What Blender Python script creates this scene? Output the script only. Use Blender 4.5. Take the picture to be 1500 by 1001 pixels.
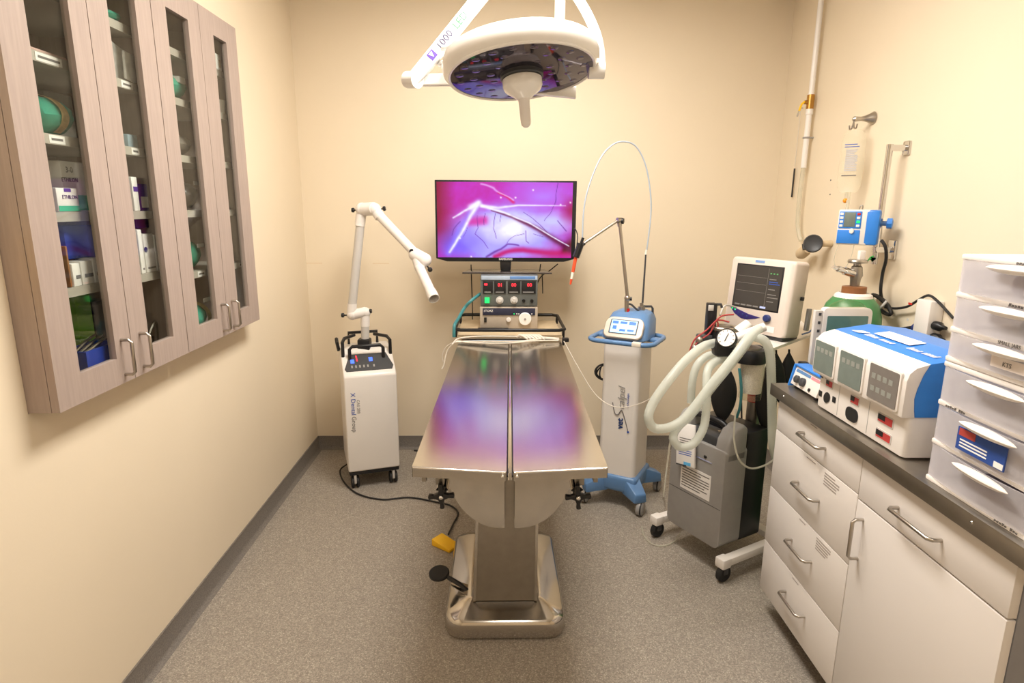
import bpy, bmesh, math, random
from mathutils import Vector, Matrix
random.seed(7)
for o in list(bpy.data.objects): bpy.data.objects.remove(o)
SC = bpy.context.scene
COL = SC.collection
# ---------------------------------------------------------------- camera
F_PX, CX, CY, CAM_H = 894.0, 750.0, 500.5, 1.54
def _d(p): return Vector(((p[0]-CX)/F_PX, (p[1]-CY)/F_PX, 1.0))
_y = _d((733, 302)).normalized()
_z = _d((724, 4527)); _z = (_z - _z.dot(_y)*_y).normalized()
_x = _z.cross(_y)
if _x.x < 0: _x = -_x
RW = Matrix((_x, _y, -_z))                       # camera ray -> room axes (x right, y into the room, z up)
CAM = Vector((0, 0, CAM_H))
cd = bpy.data.cameras.new('camera'); co = bpy.data.objects.new('camera', cd); COL.objects.link(co)
cd.sensor_width = 36; cd.sensor_fit = 'HORIZONTAL'; cd.lens = F_PX/1500*36; cd.clip_start = .05
_r, _u, _b = RW @ Vector((1,0,0)), RW @ Vector((0,-1,0)), RW @ Vector((0,0,-1))
co.matrix_world = Matrix(((_r.x,_u.x,_b.x,0),(_r.y,_u.y,_b.y,0),(_r.z,_u.z,_b.z,CAM_H),(0,0,0,1)))
SC.camera = co
# ---------------------------------------------------------------- world, exposure, ceiling lights
EXPOSURE = 0.34
vs = SC.view_settings
vs.view_transform = 'Standard'; vs.look = 'None'; vs.gamma = 1; vs.exposure = EXPOSURE; vs.use_curve_mapping = False
w = bpy.data.worlds.new('world'); SC.world = w; w.use_nodes = True
w.node_tree.nodes['Background'].inputs[0].default_value = (1, .96, .9, 1)
w.node_tree.nodes['Background'].inputs[1].default_value = 0.05
CEIL = 2.76
def area(name, loc, sx, sy, power, col=(1, .96, .9)):
    l = bpy.data.lights.new(name, 'AREA'); l.shape = 'RECTANGLE'; l.size = sx; l.size_y = sy; l.energy = power; l.color = col
    o = bpy.data.objects.new(name, l); COL.objects.link(o); o.location = loc
    return o
LIGHTS = [((.12, 2.08), 58), ((.12, -.3), 11)]
for (lx, ly), pw in LIGHTS:
    area('ceiling_light_lamp', (lx, ly, CEIL-.035), .56, 1.16, pw)

# ---------------------------------------------------------------- pixel helpers: a photo pixel on a plane of the room
def on(p, ax, v):
    r = RW @ _d(p); t = (v - CAM[ax]) / r[ax]; return CAM + t*r
def ax_(p, v): return on(p, 0, v)
def ay(p, v): return on(p, 1, v)
def az(p, v): return on(p, 2, v)

# ---------------------------------------------------------------- materials
def lin(c):
    if isinstance(c, str):
        c = c.lstrip('#'); c = [int(c[i:i+2], 16)/255 for i in (0, 2, 4)]
    return tuple((x/12.92 if x <= .04045 else ((x+.055)/1.055)**2.4) for x in c) + (1,)
MATS = {}
def mat(name, col=None, rough=.5, metal=0, var=.05, scale=30, bump=0, bscale=None, stretch=None, spec=.5, emit=0, coat=0, trans=0, sss=0):
    if name in MATS: return MATS[name]
    m = bpy.data.materials.new(name); m.use_nodes = True; MATS[name] = m
    nt = m.node_tree; N = nt.nodes; L = nt.links; b = N['Principled BSDF']
    c = lin(col)
    tc = N.new('ShaderNodeTexCoord'); mp = N.new('ShaderNodeMapping'); L.new(tc.outputs['Object'], mp.inputs[0])
    if stretch: mp.inputs['Scale'].default_value = stretch
    nz = N.new('ShaderNodeTexNoise'); nz.inputs['Scale'].default_value = scale; nz.inputs['Detail'].default_value = 3
    L.new(mp.outputs[0], nz.inputs['Vector'])
    mr = N.new('ShaderNodeMapRange'); mr.inputs['From Min'].default_value = .3; mr.inputs['From Max'].default_value = .7
    mr.inputs['To Min'].default_value = 1-var; mr.inputs['To Max'].default_value = 1+var
    L.new(nz.outputs['Fac'], mr.inputs['Value'])
    mx = N.new('ShaderNodeVectorMath'); mx.operation = 'SCALE'; mx.inputs[0].default_value = c[:3]; L.new(mr.outputs[0], mx.inputs['Scale'])
    L.new(mx.outputs[0], b.inputs['Base Color'])
    b.inputs['Roughness'].default_value = rough; b.inputs['Metallic'].default_value = metal
    b.inputs['Specular IOR Level'].default_value = spec; b.inputs['Coat Weight'].default_value = coat
    b.inputs['Transmission Weight'].default_value = trans
    if emit:
        L.new(mx.outputs[0], b.inputs['Emission Color']); b.inputs['Emission Strength'].default_value = emit
    if bump:
        bp = N.new('ShaderNodeBump'); bp.inputs['Strength'].default_value = bump; bp.inputs['Distance'].default_value = .002
        if bscale:
            n2 = N.new('ShaderNodeTexNoise'); n2.inputs['Scale'].default_value = bscale; n2.inputs['Detail'].default_value = 4
            L.new(mp.outputs[0], n2.inputs['Vector']); L.new(n2.outputs['Fac'], bp.inputs['Height'])
        else: L.new(nz.outputs['Fac'], bp.inputs['Height'])
        L.new(bp.outputs[0], b.inputs['Normal'])
    return m
def glass(name, tint='#ffffff', refl=.08, rough=.02):
    m = bpy.data.materials.new(name); m.use_nodes = True; MATS[name] = m
    nt = m.node_tree; N = nt.nodes; L = nt.links; N.remove(N['Principled BSDF']); out = N['Material Output']
    t = N.new('ShaderNodeBsdfTransparent'); t.inputs[0].default_value = lin(tint)
    g = N.new('ShaderNodeBsdfGlossy'); g.inputs['Roughness'].default_value = rough
    fr = N.new('ShaderNodeLayerWeight'); fr.inputs[0].default_value = .5
    pw = N.new('ShaderNodeMath'); pw.operation = 'POWER'; pw.inputs[1].default_value = 5; L.new(fr.outputs['Facing'], pw.inputs[0])
    ad = N.new('ShaderNodeMath'); ad.operation = 'MULTIPLY_ADD'; ad.inputs[1].default_value = .7; ad.inputs[2].default_value = refl*.5; ad.use_clamp = True; L.new(pw.outputs[0], ad.inputs[0])
    mx = N.new('ShaderNodeMixShader'); L.new(ad.outputs[0], mx.inputs[0]); L.new(t.outputs[0], mx.inputs[1]); L.new(g.outputs[0], mx.inputs[2])
    L.new(mx.outputs[0], out.inputs[0]); return m
def frosted(name, col, clear=.4, rough=.3, transl=.5):
    # milky plastic: part clear, part scattering
    m = bpy.data.materials.new(name); m.use_nodes = True; MATS[name] = m
    nt = m.node_tree; N = nt.nodes; L = nt.links; b = N['Principled BSDF']; out = N['Material Output']
    tc = N.new('ShaderNodeTexCoord'); nz = N.new('ShaderNodeTexNoise'); nz.inputs['Scale'].default_value = 14; L.new(tc.outputs['Object'], nz.inputs[0])
    mr = N.new('ShaderNodeMapRange'); mr.inputs['To Min'].default_value = clear-.08; mr.inputs['To Max'].default_value = clear+.08; L.new(nz.outputs[0], mr.inputs[0])
    b.inputs['Base Color'].default_value = lin(col); b.inputs['Roughness'].default_value = rough
    tl = N.new('ShaderNodeBsdfTranslucent'); tl.inputs[0].default_value = lin(col)
    m1 = N.new('ShaderNodeMixShader'); m1.inputs[0].default_value = transl; L.new(b.outputs[0], m1.inputs[1]); L.new(tl.outputs[0], m1.inputs[2])
    t = N.new('ShaderNodeBsdfTransparent')
    m2 = N.new('ShaderNodeMixShader'); L.new(mr.outputs[0], m2.inputs[0]); L.new(m1.outputs[0], m2.inputs[1]); L.new(t.outputs[0], m2.inputs[2])
    L.new(m2.outputs[0], out.inputs[0]); return m
def floor_material():
    m = bpy.data.materials.new('speckled_vinyl'); m.use_nodes = True; nt = m.node_tree; N = nt.nodes; L = nt.links; b = N['Principled BSDF']
    tc = N.new('ShaderNodeTexCoord')
    v = N.new('ShaderNodeTexVoronoi'); v.inputs['Scale'].default_value = 260; L.new(tc.outputs['Object'], v.inputs['Vector'])
    sp = N.new('ShaderNodeSeparateColor'); L.new(v.outputs['Color'], sp.inputs[0])
    cr = N.new('ShaderNodeValToRGB'); e = cr.color_ramp; e.interpolation = 'CONSTANT'
    e.elements[0].color = lin('#887f75'); e.elements[1].position = .3; e.elements[1].color = lin('#9a9185')
    for p, c in ((.62, '#a69c8f'), (.82, '#91887d'), (.93, '#b8afa1')):
        q = e.elements.new(p); q.color = lin(c)
    L.new(sp.outputs[0], cr.inputs[0])
    nz = N.new('ShaderNodeTexNoise'); nz.inputs['Scale'].default_value = 1.6; nz.inputs['Detail'].default_value = 4; L.new(tc.outputs['Object'], nz.inputs[0])
    mr = N.new('ShaderNodeMapRange'); mr.inputs['To Min'].default_value = .9; mr.inputs['To Max'].default_value = 1.08; L.new(nz.outputs[0], mr.inputs[0])
    mx = N.new('ShaderNodeVectorMath'); mx.operation = 'SCALE'; L.new(cr.outputs[0], mx.inputs[0]); L.new(mr.outputs[0], mx.inputs['Scale'])
    L.new(mx.outputs[0], b.inputs['Base Color']); b.inputs['Roughness'].default_value = .5
    return m
def vcol_emit(name, strength):
    m = bpy.data.materials.new(name); m.use_nodes = True; nt = m.node_tree; N = nt.nodes; L = nt.links; b = N['Principled BSDF']
    a = N.new('ShaderNodeVertexColor'); a.layer_name = 'img'
    L.new(a.outputs[0], b.inputs['Emission Color']); b.inputs['Emission Strength'].default_value = strength
    b.inputs['Base Color'].default_value = (.004,.004,.004,1); b.inputs['Roughness'].default_value = .12
    return m

WALL = mat('cream_wall_paint', '#e8d9c0', .62, var=.012, scale=3, bump=.08, bscale=120)
CEILM = mat('white_ceiling_tile', '#eeeae2', .8, var=.02)
FLOOR = floor_material()
COVE = mat('grey_cove_base', '#736c65', .55, var=.3, scale=230)
WHITE = mat('white_enamel', '#ece6e0', .3, var=.015, scale=5)
WPLAST = mat('white_plastic', '#e8e2dc', .42, var=.015, scale=6)
LAMPW = mat('glossy_white_lamp', '#f3f0ec', .25, var=.01, scale=4, coat=.3)
BLACK = mat('black_plastic', '#17171a', .38, var=.15)
BLACKR = mat('black_rubber', '#1b1a1b', .62, var=.15)
DGREY = mat('dark_grey_plastic', '#3e3f42', .45)
GREY = mat('grey_plastic', '#9c9996', .45, var=.03)
LGREY = mat('light_grey_tube', '#c9c4be', .4, var=.02)
STEEL = mat('brushed_steel', '#c9c4bc', .17, 1, var=.05, scale=18, stretch=(1, .04, 1), bump=.02)
STEELP = mat('polished_steel', '#c4beb6', .14, 1, var=.04, scale=8)
STEELD = mat('dull_steel', '#a39d94', .36, 1, var=.06, scale=25)
CHROME = mat('chrome', '#d6d4d2', .1, 1, var=.02)
NICKEL = mat('satin_nickel', '#b8b1a8', .3, 1, var=.03)
LAM = mat('taupe_wood_laminate', '#a5948a', .5, var=.07, scale=22, stretch=(6, 6, .35))
LAMIN = mat('grey_shelf_laminate', '#b5ada2', .55, var=.03)
CABW = mat('white_cabinet_laminate', '#dcd5cf', .42, var=.012, scale=4)
CABD = mat('shaded_carcass_grey', '#8d8c90', .5, var=.02)  # grey holds the end panel's shade; also used for the worktop core
BLUE = mat('blue_plastic', '#2f7fd8', .35, var=.03)
STEELBLUE = mat('steel_blue_plastic', '#5f86b5', .35, var=.03)
TEAL = mat('teal_rubber', '#3d8287', .5)
GREENC = mat('green_surgical_cloth', '#3fae93', .85, var=.12, scale=40, bump=.3)
GREENCYL = mat('green_cylinder_paint', '#3f7f4b', .35, var=.06)
BRASS = mat('brass', '#b98c4a', .3, 1)
RUST = mat('brown_collar', '#8d5a34', .5)
RED = mat('red_plastic', '#c4221f', .4)
ORANGE = mat('orange_handpiece', '#e2502a', .4)
YELLOW = mat('yellow_pedal', '#ffc81e', .45)
PAPER = mat('white_paper', '#f2eeea', .7, var=.02)
INK = mat('grey_print', '#6f6a68', .7)
BLUEINK = mat('blue_print', '#2c55b0', .6)
DBLUE = mat('dark_blue_plastic', '#26356f', .4)
PURPLE = mat('purple_card', '#5c3f9a', .6)
CARDB = mat('blue_card', '#3550c2', .55)
LIME = mat('lime_card', '#7fbf2a', .55)
BEIGE = mat('beige_plastic', '#cdb795', .5)
CABLEW = mat('white_cable', '#efe6d8', .45)
GLASSM = glass('clear_door_glass', '#f6f8f6', .05)
CLEAR = glass('clear_plastic', '#f2f2ea', .09, .08)
MILK = frosted('milky_drawer_plastic', '#efecf0', .56, .3)
HOSEM = frosted('milky_corrugated_hose', '#e8ece3', .3, .3, .35)
TUBEM = frosted('clear_tubing', '#e9e6d6', .45, .2)
BAGM = frosted('clear_fluid_bag', '#f3efda', .76, .15)
LCDG = mat('grey_lcd_glass', '#707a74', .15, var=.08, scale=25)
LCDD = mat('dark_screen_glass', '#3b3836', .12, var=.06, scale=12)
LEDR = mat('red_led', '#ff2a3a', .4, emit=1.6)
LEDG = mat('green_led', '#19d060', .4, emit=1.0)
LEDB = mat('blue_led', '#3e62ff', .4, emit=1.4)
LCDB = mat('blue_lit_lcd', '#9fd4ff', .3, emit=.75)
LCDBD = mat('blue_lcd_icon', '#3a6df0', .3, emit=.5)
LENS = mat('dark_lamp_lens', '#5a5462', .05, .8, var=.1, scale=25)

# ---------------------------------------------------------------- mesh builder
BASE = {}
class MB:
    def __init__(s, M=None): s.bm = bmesh.new(); s.M = M
    def _new(s, n0): s.bm.verts.ensure_lookup_table(); return s.bm.verts[n0:]
    def box(s, a, b, bev=0, seg=2, R=None, taper=None):
        x0, y0, z0 = a; x1, y1, z1 = b; c = Vector(((x0+x1)/2, (y0+y1)/2, (z0+z1)/2))
        bm = bmesh.new(); bmesh.ops.create_cube(bm, size=1)
        for v in bm.verts:
            v.co = Vector((v.co.x*abs(x1-x0), v.co.y*abs(y1-y0), v.co.z*abs(z1-z0)))
            if taper and v.co.z > 0: v.co.x *= taper[0]; v.co.y *= taper[1]
        if bev: bmesh.ops.bevel(bm, geom=bm.edges[:], offset=bev, segments=seg, profile=.5, affect='EDGES', clamp_overlap=True)
        for v in bm.verts: v.co = (R @ v.co if R else v.co) + c
        s.merge(bm); return s
    def merge(s, bm):
        me = bpy.data.meshes.new('t'); bm.to_mesh(me); bm.free(); s.bm.from_mesh(me); bpy.data.meshes.remove(me)
    def ring_loft(s, rings, closed=True, cap=True):
        R = [[s.bm.verts.new(p) for p in r] for r in rings]; n = len(R[0])
        for i in range(len(R)-1):
            for j in range(n if closed else n-1):
                k = (j+1) % n
                s.bm.faces.new((R[i][j], R[i][k], R[i+1][k], R[i+1][j]))
        if cap:
            for r, fl in ((R[0], True), (R[-1], False)):
                try: s.bm.faces.new(r[::-1] if fl else r)
                except ValueError: pass
        return s
    def cyl(s, p0, p1, r0, r1=None, n=20, cap=True):
        return s.lathe([(r0, 0), (r0 if r1 is None else r1, (Vector(p1)-Vector(p0)).length)], p0, Vector(p1)-Vector(p0), n, cap)
    def lathe(s, prof, p0, axis=(0, 0, 1), n=24, cap=True, sq=1):
        a = Vector(axis).normalized(); p0 = Vector(p0)
        u = a.orthogonal().normalized()
        if abs(a.z) > .99: u = Vector((1, 0, 0))
        v = a.cross(u)
        rings = [[p0 + a*h + (u*math.cos(t)+v*math.sin(t)*sq)*max(r, 1e-4) for t in (2*math.pi*j/n for j in range(n))] for r, h in prof]
        return s.ring_loft(rings, True, cap)
    def tube(s, pts, r, n=10, smooth=True, res=6, rib=0, pitch=.01, cap=True, closed=False):
        P = [Vector(p) for p in pts]
        if smooth and len(P) > 2:
            Q = []
            m = len(P)
            for i in range(m if closed else m-1):
                p0, p1, p2, p3 = (P[(i-1) % m], P[i], P[(i+1) % m], P[(i+2) % m]) if closed else (P[max(i-1, 0)], P[i], P[i+1], P[min(i+2, m-1)])
                for k in range(res):
                    t = k/res
                    Q.append(.5*((2*p1)+(p2-p0)*t+(2*p0-5*p1+4*p2-p3)*t*t+(3*p1-p0-3*p2+p3)*t**3))
            if not closed: Q.append(P[-1])
            P = Q
        if rib:
            Q = [P[0]]; acc = 0
            for a, b in zip(P, P[1:]):
                k = max(1, int((b-a).length/(pitch/2)))
                Q += [a+(b-a)*(i+1)/k for i in range(k)]
            P = Q
        rr = r if hasattr(r, '__len__') else None
        rings = []; u = None; m = len(P)
        for i, p in enumerate(P):
            if closed: t = (P[(i+1) % m]-P[(i-1) % m])
            else: t = (P[min(i+1, m-1)]-P[max(i-1, 0)])
            t = t.normalized() if t.length > 1e-9 else Vector((0, 0, 1))
            u = t.orthogonal().normalized() if u is None else (u-t*u.dot(t)).normalized()
            v = t.cross(u)
            ra = rr[0]+(rr[1]-rr[0])*i/max(1, m-1) if rr else r
            if rib and i % 2: ra *= 1-rib
            rings.append([p+(u*math.cos(a)+v*math.sin(a))*ra for a in (2*math.pi*j/n for j in range(n))])
        if closed: rings.append(rings[0]); cap = False
        return s.ring_loft(rings, True, cap)
    def prism(s, poly, axis, a, b, bev=0, seg=2):
        # poly: 2D outline; axis 'x': (y,z), 'y': (x,z), 'z': (x,y); extruded from a to b
        bm = bmesh.new()
        def P(q, h): return {'x': (h, q[0], q[1]), 'y': (q[0], h, q[1]), 'z': (q[0], q[1], h)}[axis]
        A = [bm.verts.new(P(q, a)) for q in poly]; B = [bm.verts.new(P(q, b)) for q in poly]
        bm.faces.new(A); bm.faces.new(B[::-1]); n = len(poly)
        for i in range(n): bm.faces.new((A[i], B[i], B[(i+1) % n], A[(i+1) % n]))
        bmesh.ops.recalc_face_normals(bm, faces=bm.faces[:])
        if bev: bmesh.ops.bevel(bm, geom=bm.edges[:], offset=bev, segments=seg, profile=.5, affect='EDGES', clamp_overlap=True)
        s.merge(bm); return s
    def sphere(s, c, r, sc=(1, 1, 1), n=16, R=None):
        bm = bmesh.new(); bmesh.ops.create_uvsphere(bm, u_segments=n, v_segments=max(6, n//2), radius=1)
        for v in bm.verts:
            q = Vector((v.co.x*r*sc[0], v.co.y*r*sc[1], v.co.z*r*sc[2])); v.co = (R @ q if R else q)+Vector(c)
        s.merge(bm); return s
    def torus(s, c, R0, r, axis=(0, 0, 1), n=40, m=10, sq=1):
        a = Vector(axis).normalized(); u = a.orthogonal().normalized()
        if abs(a.z) > .99: u = Vector((1, 0, 0))
        v = a.cross(u)
        return s.tube([Vector(c)+(u*math.cos(t)+v*math.sin(t)*sq)*R0 for t in (2*math.pi*i/n for i in range(n))], r, m, smooth=False, closed=True)
    def make(s, name, m, parent=None, ang=38, label=None):
        bmesh.ops.recalc_face_normals(s.bm, faces=s.bm.faces[:])
        if s.M: bmesh.ops.transform(s.bm, matrix=s.M, verts=s.bm.verts[:])
        if parent is not None: base = BASE[parent.name]
        else:
            xs = [v.co for v in s.bm.verts]
            base = Vector(((min(v.x for v in xs)+max(v.x for v in xs))/2, (min(v.y for v in xs)+max(v.y for v in xs))/2, min(v.z for v in xs)))
        for v in s.bm.verts: v.co -= base
        me = bpy.data.meshes.new(name); s.bm.to_mesh(me); s.bm.free()
        for p in me.polygons: p.use_smooth = True
        me.set_sharp_from_angle(angle=math.radians(ang))
        o = bpy.data.objects.new(name, me); COL.objects.link(o); me.materials.append(m)
        if parent is None: o.location = base
        else: o.parent = parent
        BASE[o.name] = base
        if label: o['label'] = label
        return o
def thing(name, label, cat, loc, group=None):
    o = bpy.data.objects.new(name, None); COL.objects.link(o); o.location = Vector(loc); o.empty_display_size = .05
    o['label'] = label; o['category'] = cat
    if group: o['group'] = group
    BASE[o.name] = Vector(loc); return o
def tag(o, label, cat, group=None):
    o['label'] = label; o['category'] = cat
    if group: o['group'] = group
    return o
def struct(o): o['kind'] = 'structure'; return o
def frame(loc, e1, up=(0, 0, 1)):
    # local x along e1 (horizontal), local z along up, local y into depth
    x = Vector(e1).normalized(); z = Vector(up).normalized(); y = z.cross(x).normalized(); z = x.cross(y)
    l = Vector(loc)
    return Matrix(((x.x, y.x, z.x, l.x), (x.y, y.y, z.y, l.y), (x.z, y.z, z.z, l.z), (0, 0, 0, 1)))
def text(s, size, pos, xd, yd, m, parent, name='lettering', align='LEFT', shear=0, bold=0):
    c = bpy.data.curves.new('txt', 'FONT'); c.body = s; c.size = size; c.align_x = align; c.extrude = .0003; c.resolution_u = 2; c.shear = shear; c.offset = bold
    t = bpy.data.objects.new('txt', c); COL.objects.link(t)
    me = bpy.data.meshes.new_from_object(t); bpy.data.objects.remove(t); bpy.data.curves.remove(c)
    x = Vector(xd).normalized(); y = Vector(yd); y = (y-x*y.dot(x)).normalized(); z = x.cross(y)
    base = BASE[parent.name]
    for v in me.vertices: v.co = Vector(pos)+x*v.co.x+y*v.co.y+z*(v.co.z+.0004)-base
    me.name = name; o = bpy.data.objects.new(name, me); COL.objects.link(o); me.materials.clear(); me.materials.append(m); o.parent = parent; BASE[o.name] = base
    return o
def rr(x0, x1, y0, y1, r, n=5):
    # rounded rectangle outline; r may be four radii (bl, br, tr, tl)
    r = r if hasattr(r, '__len__') else (r,)*4; out = []
    for (cx, cy, rad, a0) in ((x0+r[0], y0+r[0], r[0], 180), (x1-r[1], y0+r[1], r[1], 270), (x1-r[2], y1-r[2], r[2], 0), (x0+r[3], y1-r[3], r[3], 90)):
        for i in range(n+1):
            a = math.radians(a0+90*i/n); out.append((cx+rad*math.cos(a), cy+rad*math.sin(a)))
    return out
def lines(parent, M, x0, x1, z0, z1, n, m=INK, y=-.0006, h=.35, name='printed_lines'):
    b = MB(M); dz = (z1-z0)/n
    for i in range(n):
        e = x1-(x1-x0)*random.choice((0, .05, .3, .15)); b.box((x0, y-.0002, z0+dz*(i+.5)-dz*h/2), (e, y+.0004, z0+dz*(i+.5)+dz*h/2))
    return b.make(name, m, parent)
def img_grid(name, fn, nx, nz, M, w, h, m, parent, y=0):
    # a flat lit picture: a grid in local x/z whose points carry the picture's colours
    me = bpy.data.meshes.new(name); base = BASE[parent.name]
    V = []; C = []
    for j in range(nz+1):
        for i in range(nx+1):
            u, v = i/nx, j/nz; V.append(M @ Vector((-w/2+w*u, y, h-h*v))-base); C.append(fn(u, v))
    Fc = [(j*(nx+1)+i, (j+1)*(nx+1)+i, (j+1)*(nx+1)+i+1, j*(nx+1)+i+1) for j in range(nz) for i in range(nx)]
    me.from_pydata(V, [], Fc); a = me.color_attributes.new('img', 'FLOAT_COLOR', 'POINT')
    for k, c in enumerate(C): a.data[k].color = lin(c)
    o = bpy.data.objects.new(name, me); COL.objects.link(o); me.materials.append(m); o.parent = parent; BASE[o.name] = base
    return o
def copy_tree(o, off, parent=None, label=None):
    c = o.copy(); COL.objects.link(c)
    if parent is None: c.location = o.location+Vector(off)
    else: c.parent = parent
    BASE[c.name] = BASE[o.name]+Vector(off)
    if label: c['label'] = label
    for ch in [q for q in bpy.data.objects if q.parent == o]: copy_tree(ch, off, c)
    return c
X3, Y3, Z3 = Vector((1, 0, 0)), Vector((0, 1, 0)), Vector((0, 0, 1))

# ================================================================ THE ROOM
XL, XR, YB, YF = -1.175, 1.655, 3.735, -1.5
CY0, CY1, CZ0, CZ1 = 1.467, 2.765, 1.026, 2.252        # opening for the recessed cabinets
struct(MB().box((XL-.35, YF-.1, -.1), (XR+.1, YB+.1, 0)).make('floor', FLOOR))
struct(MB().box((XL-.35, YF-.1, CEIL), (XR+.1, YB+.1, CEIL+.1)).make('ceiling', CEILM))
wall_back = struct(MB().box((XL-.35, YB, 0), (XR+.1, YB+.1, CEIL)).make('wall_back', WALL))
struct(MB().box((XL-.35, YF-.1, 0), (XR+.1, YF, CEIL)).make('wall_front', WALL))
struct(MB().box((XR, YF, 0), (XR+.1, YB, CEIL)).make('wall_right', WALL))
b = MB()
for a, c in (((XL-.35, YF, 0), (XL, YB, CZ0)), ((XL-.35, YF, CZ1), (XL, YB, CEIL)), ((XL-.35, YF, CZ0), (XL, CY0, CZ1)), ((XL-.35, CY1, CZ0), (XL, YB, CZ1))): b.box(a, c)
struct(b.make('wall_left', WALL))
def cove(name, poly_axis, pts, a, b_): return struct(MB().prism(pts, poly_axis, a, b_).make(name, COVE))
H = .085
cove('baseboard_left', 'y', [(XL, 0), (XL+.03, 0), (XL+.016, .004), (XL+.008, .014), (XL+.006, H), (XL, H)], YF, YB)
cove('baseboard_back', 'x', [(YB, 0), (YB-.03, 0), (YB-.016, .004), (YB-.008, .014), (YB-.006, H), (YB, H)], XL+.007, XR)
cove('baseboard_right', 'y', [(XR, 0), (XR-.03, 0), (XR-.016, .004), (XR-.008, .014), (XR-.006, H), (XR, H)], 2.1, YB-.007)
LAMPE = mat('lit_diffuser', '#fff1dc', .6, emit=2.0)
for i, ((lx, ly), pw) in enumerate(LIGHTS):
    t = thing('ceiling_light', ('recessed ceiling light panel above the steel table', 'recessed ceiling light panel nearest the camera')[i], 'ceiling light', (lx, ly, CEIL-.03), 'ceiling light panels')
    b = MB()
    for a, c in (((lx-.3, ly-.6, CEIL-.03), (lx-.28, ly+.6, CEIL)), ((lx+.28, ly-.6, CEIL-.03), (lx+.3, ly+.6, CEIL)), ((lx-.28, ly-.6, CEIL-.03), (lx+.28, ly-.58, CEIL)), ((lx-.28, ly+.58, CEIL-.03), (lx+.28, ly+.6, CEIL))): b.box(a, c)
    b.make('frame', WHITE, t)
    MB().box((lx-.28, ly-.58, CEIL-.02), (lx+.28, ly+.58, CEIL-.005)).make('diffuser', LAMPE, t)
SCUFF = mat('wall_scuff', '#d9bd92', .7)
for x0, y0, x1 in ((437, 385.5, 472), (546, 386, 570)):
    a, c = ay((x0, y0), YB), ay((x1, y0), YB); MB().box((a.x, YB-.0006, a.z-.0015), (c.x, YB+.001, a.z+.0015)).make('scuff_mark', SCUFF, wall_back)

def scribble(parent, M, w, h, n, m=INK, slant=.2, name='small_print'):
    # print too small to read: letter-like strokes on local x/z
    b = MB(M); dx = w/n
    for i in range(n):
        if i % 6 == 5: continue
        hh = h*random.choice((.6, .7, 1)); x = i*dx
        for q in range(2):
            a = x+q*dx*.42; b.prism([(a, 0), (a+dx*.2, 0), (a+dx*.2+slant*hh, hh), (a+slant*hh, hh)], 'y', -.0006, .0002)
        z = random.choice((0, hh*.42, hh*.85)); b.box((x+slant*z, -.0006, z), (x+dx*.6+slant*z, .0002, z+h*.16))
    return b.make(name, m, parent)
# ================================================================ RECESSED WALL CABINETS (left)
XF = -1.097; XD = XF-.02; XBK = XL-.27
SHELF = [2.06, 1.895, 1.70, 1.505]
def cabinet(y0, y1, wins, shelf_low, label):
    ym = (y0+y1)/2
    t = thing('wall_cabinet', label, 'cabinet', (XL, ym, CZ0), 'recessed wall cabinets')
    z0, z1 = CZ0+.002, CZ1-.002
    b = MB()
    b.box((XBK, y0, z0), (XD-.001, y0+.018, z1)).box((XBK, y1-.018, z0), (XD-.001, y1, z1))
    b.box((XBK, y0+.018, z0), (XD-.001, y1-.018, z0+.02)).box((XBK, y0+.018, z1-.02), (XD-.001, y1-.018, z1))
    b.box((XBK-.008, y0, z0), (XBK, y1, z1))
    b.make('carcass', LAM, t)
    for z in SHELF+[shelf_low]:
        MB().box((XBK, y0+.018, z-.0125), (XL+.03, y1-.018, z+.0125)).make('shelf', LAMIN, t)
    for k, (wy0, wy1) in enumerate(wins):
        a = y0+.001 if k == 0 else ym+.0015; c = ym-.0015 if k == 0 else y1-.001
        b = MB(); wz0, wz1 = 1.105, 2.171
        b.box((XD, a, z0), (XF, wy0, z1)).box((XD, wy1, z0), (XF, c, z1)).box((XD, wy0, z0), (XF, wy1, wz0)).box((XD, wy0, wz1), (XF, wy1, z1))
        d = b.make('door', LAM, t)
        MB().box((XD+.004, wy0-.0, wz0), (XD+.008, wy1, wz1)).make('glass_pane', GLASSM, d)
        hy = (c-.045) if k == 0 else (a+.045)
        MB().tube([(XF-.002, hy, 1.155), (XF+.022, hy, 1.155), (XF+.03, hy, 1.147), (XF+.03, hy, 1.06), (XF+.022, hy, 1.052), (XF-.002, hy, 1.052)], .005, 10, smooth=False).make('handle', NICKEL, d)
    return t
cabA = cabinet(1.468, 2.114, [(1.56, 1.716), (1.884, 2.026)], 1.307, 'taupe recessed wall cabinet nearer the camera with blue tray inside')
cabB = cabinet(2.116, 2.763, [(2.206, 2.353), (2.548, 2.662)], 1.28, 'taupe recessed wall cabinet nearer the television with half empty shelves')
# little shelf labels with print
def shelf_label(y0, y1, z, cab):
    y0, y1 = y0*(XL+.03)/XF, y1*(XL+.03)/XF
    l = MB().box((XL+.03, y0, z-.010), (XL+.031, y1, z+.010)).make('shelf_label', PAPER, cab)
    MB().box((XL+.031, y0+.008, z-.003), (XL+.0314, y1-.008, z+.003)).make('print', INK, l)
for y0, y1, z in ((1.57, 1.66, 1.895), (1.575, 1.63, 1.70), (1.905, 1.96, 1.895), (1.915, 1.955, 1.70)): shelf_label(y0, y1, z, cabA)
for y0, y1, z in ((2.235, 2.29, 1.28), (2.59, 2.63, 1.28)): shelf_label(y0, y1, z, cabB)
S = dict(top=2.0725, a=1.9075, b=1.7125, c=1.5175, d=1.3195, e=1.2925, floor=1.048)
XS = XL+.024                                  # fronts of the shelved things, just behind the shelf edge
def ysee(y, x1):
    # y where a thing set back to x1 is seen through the door glass at y
    lim = 2.092 if y < 2.116 else 2.741
    return min(y*x1/XF, lim)
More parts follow.
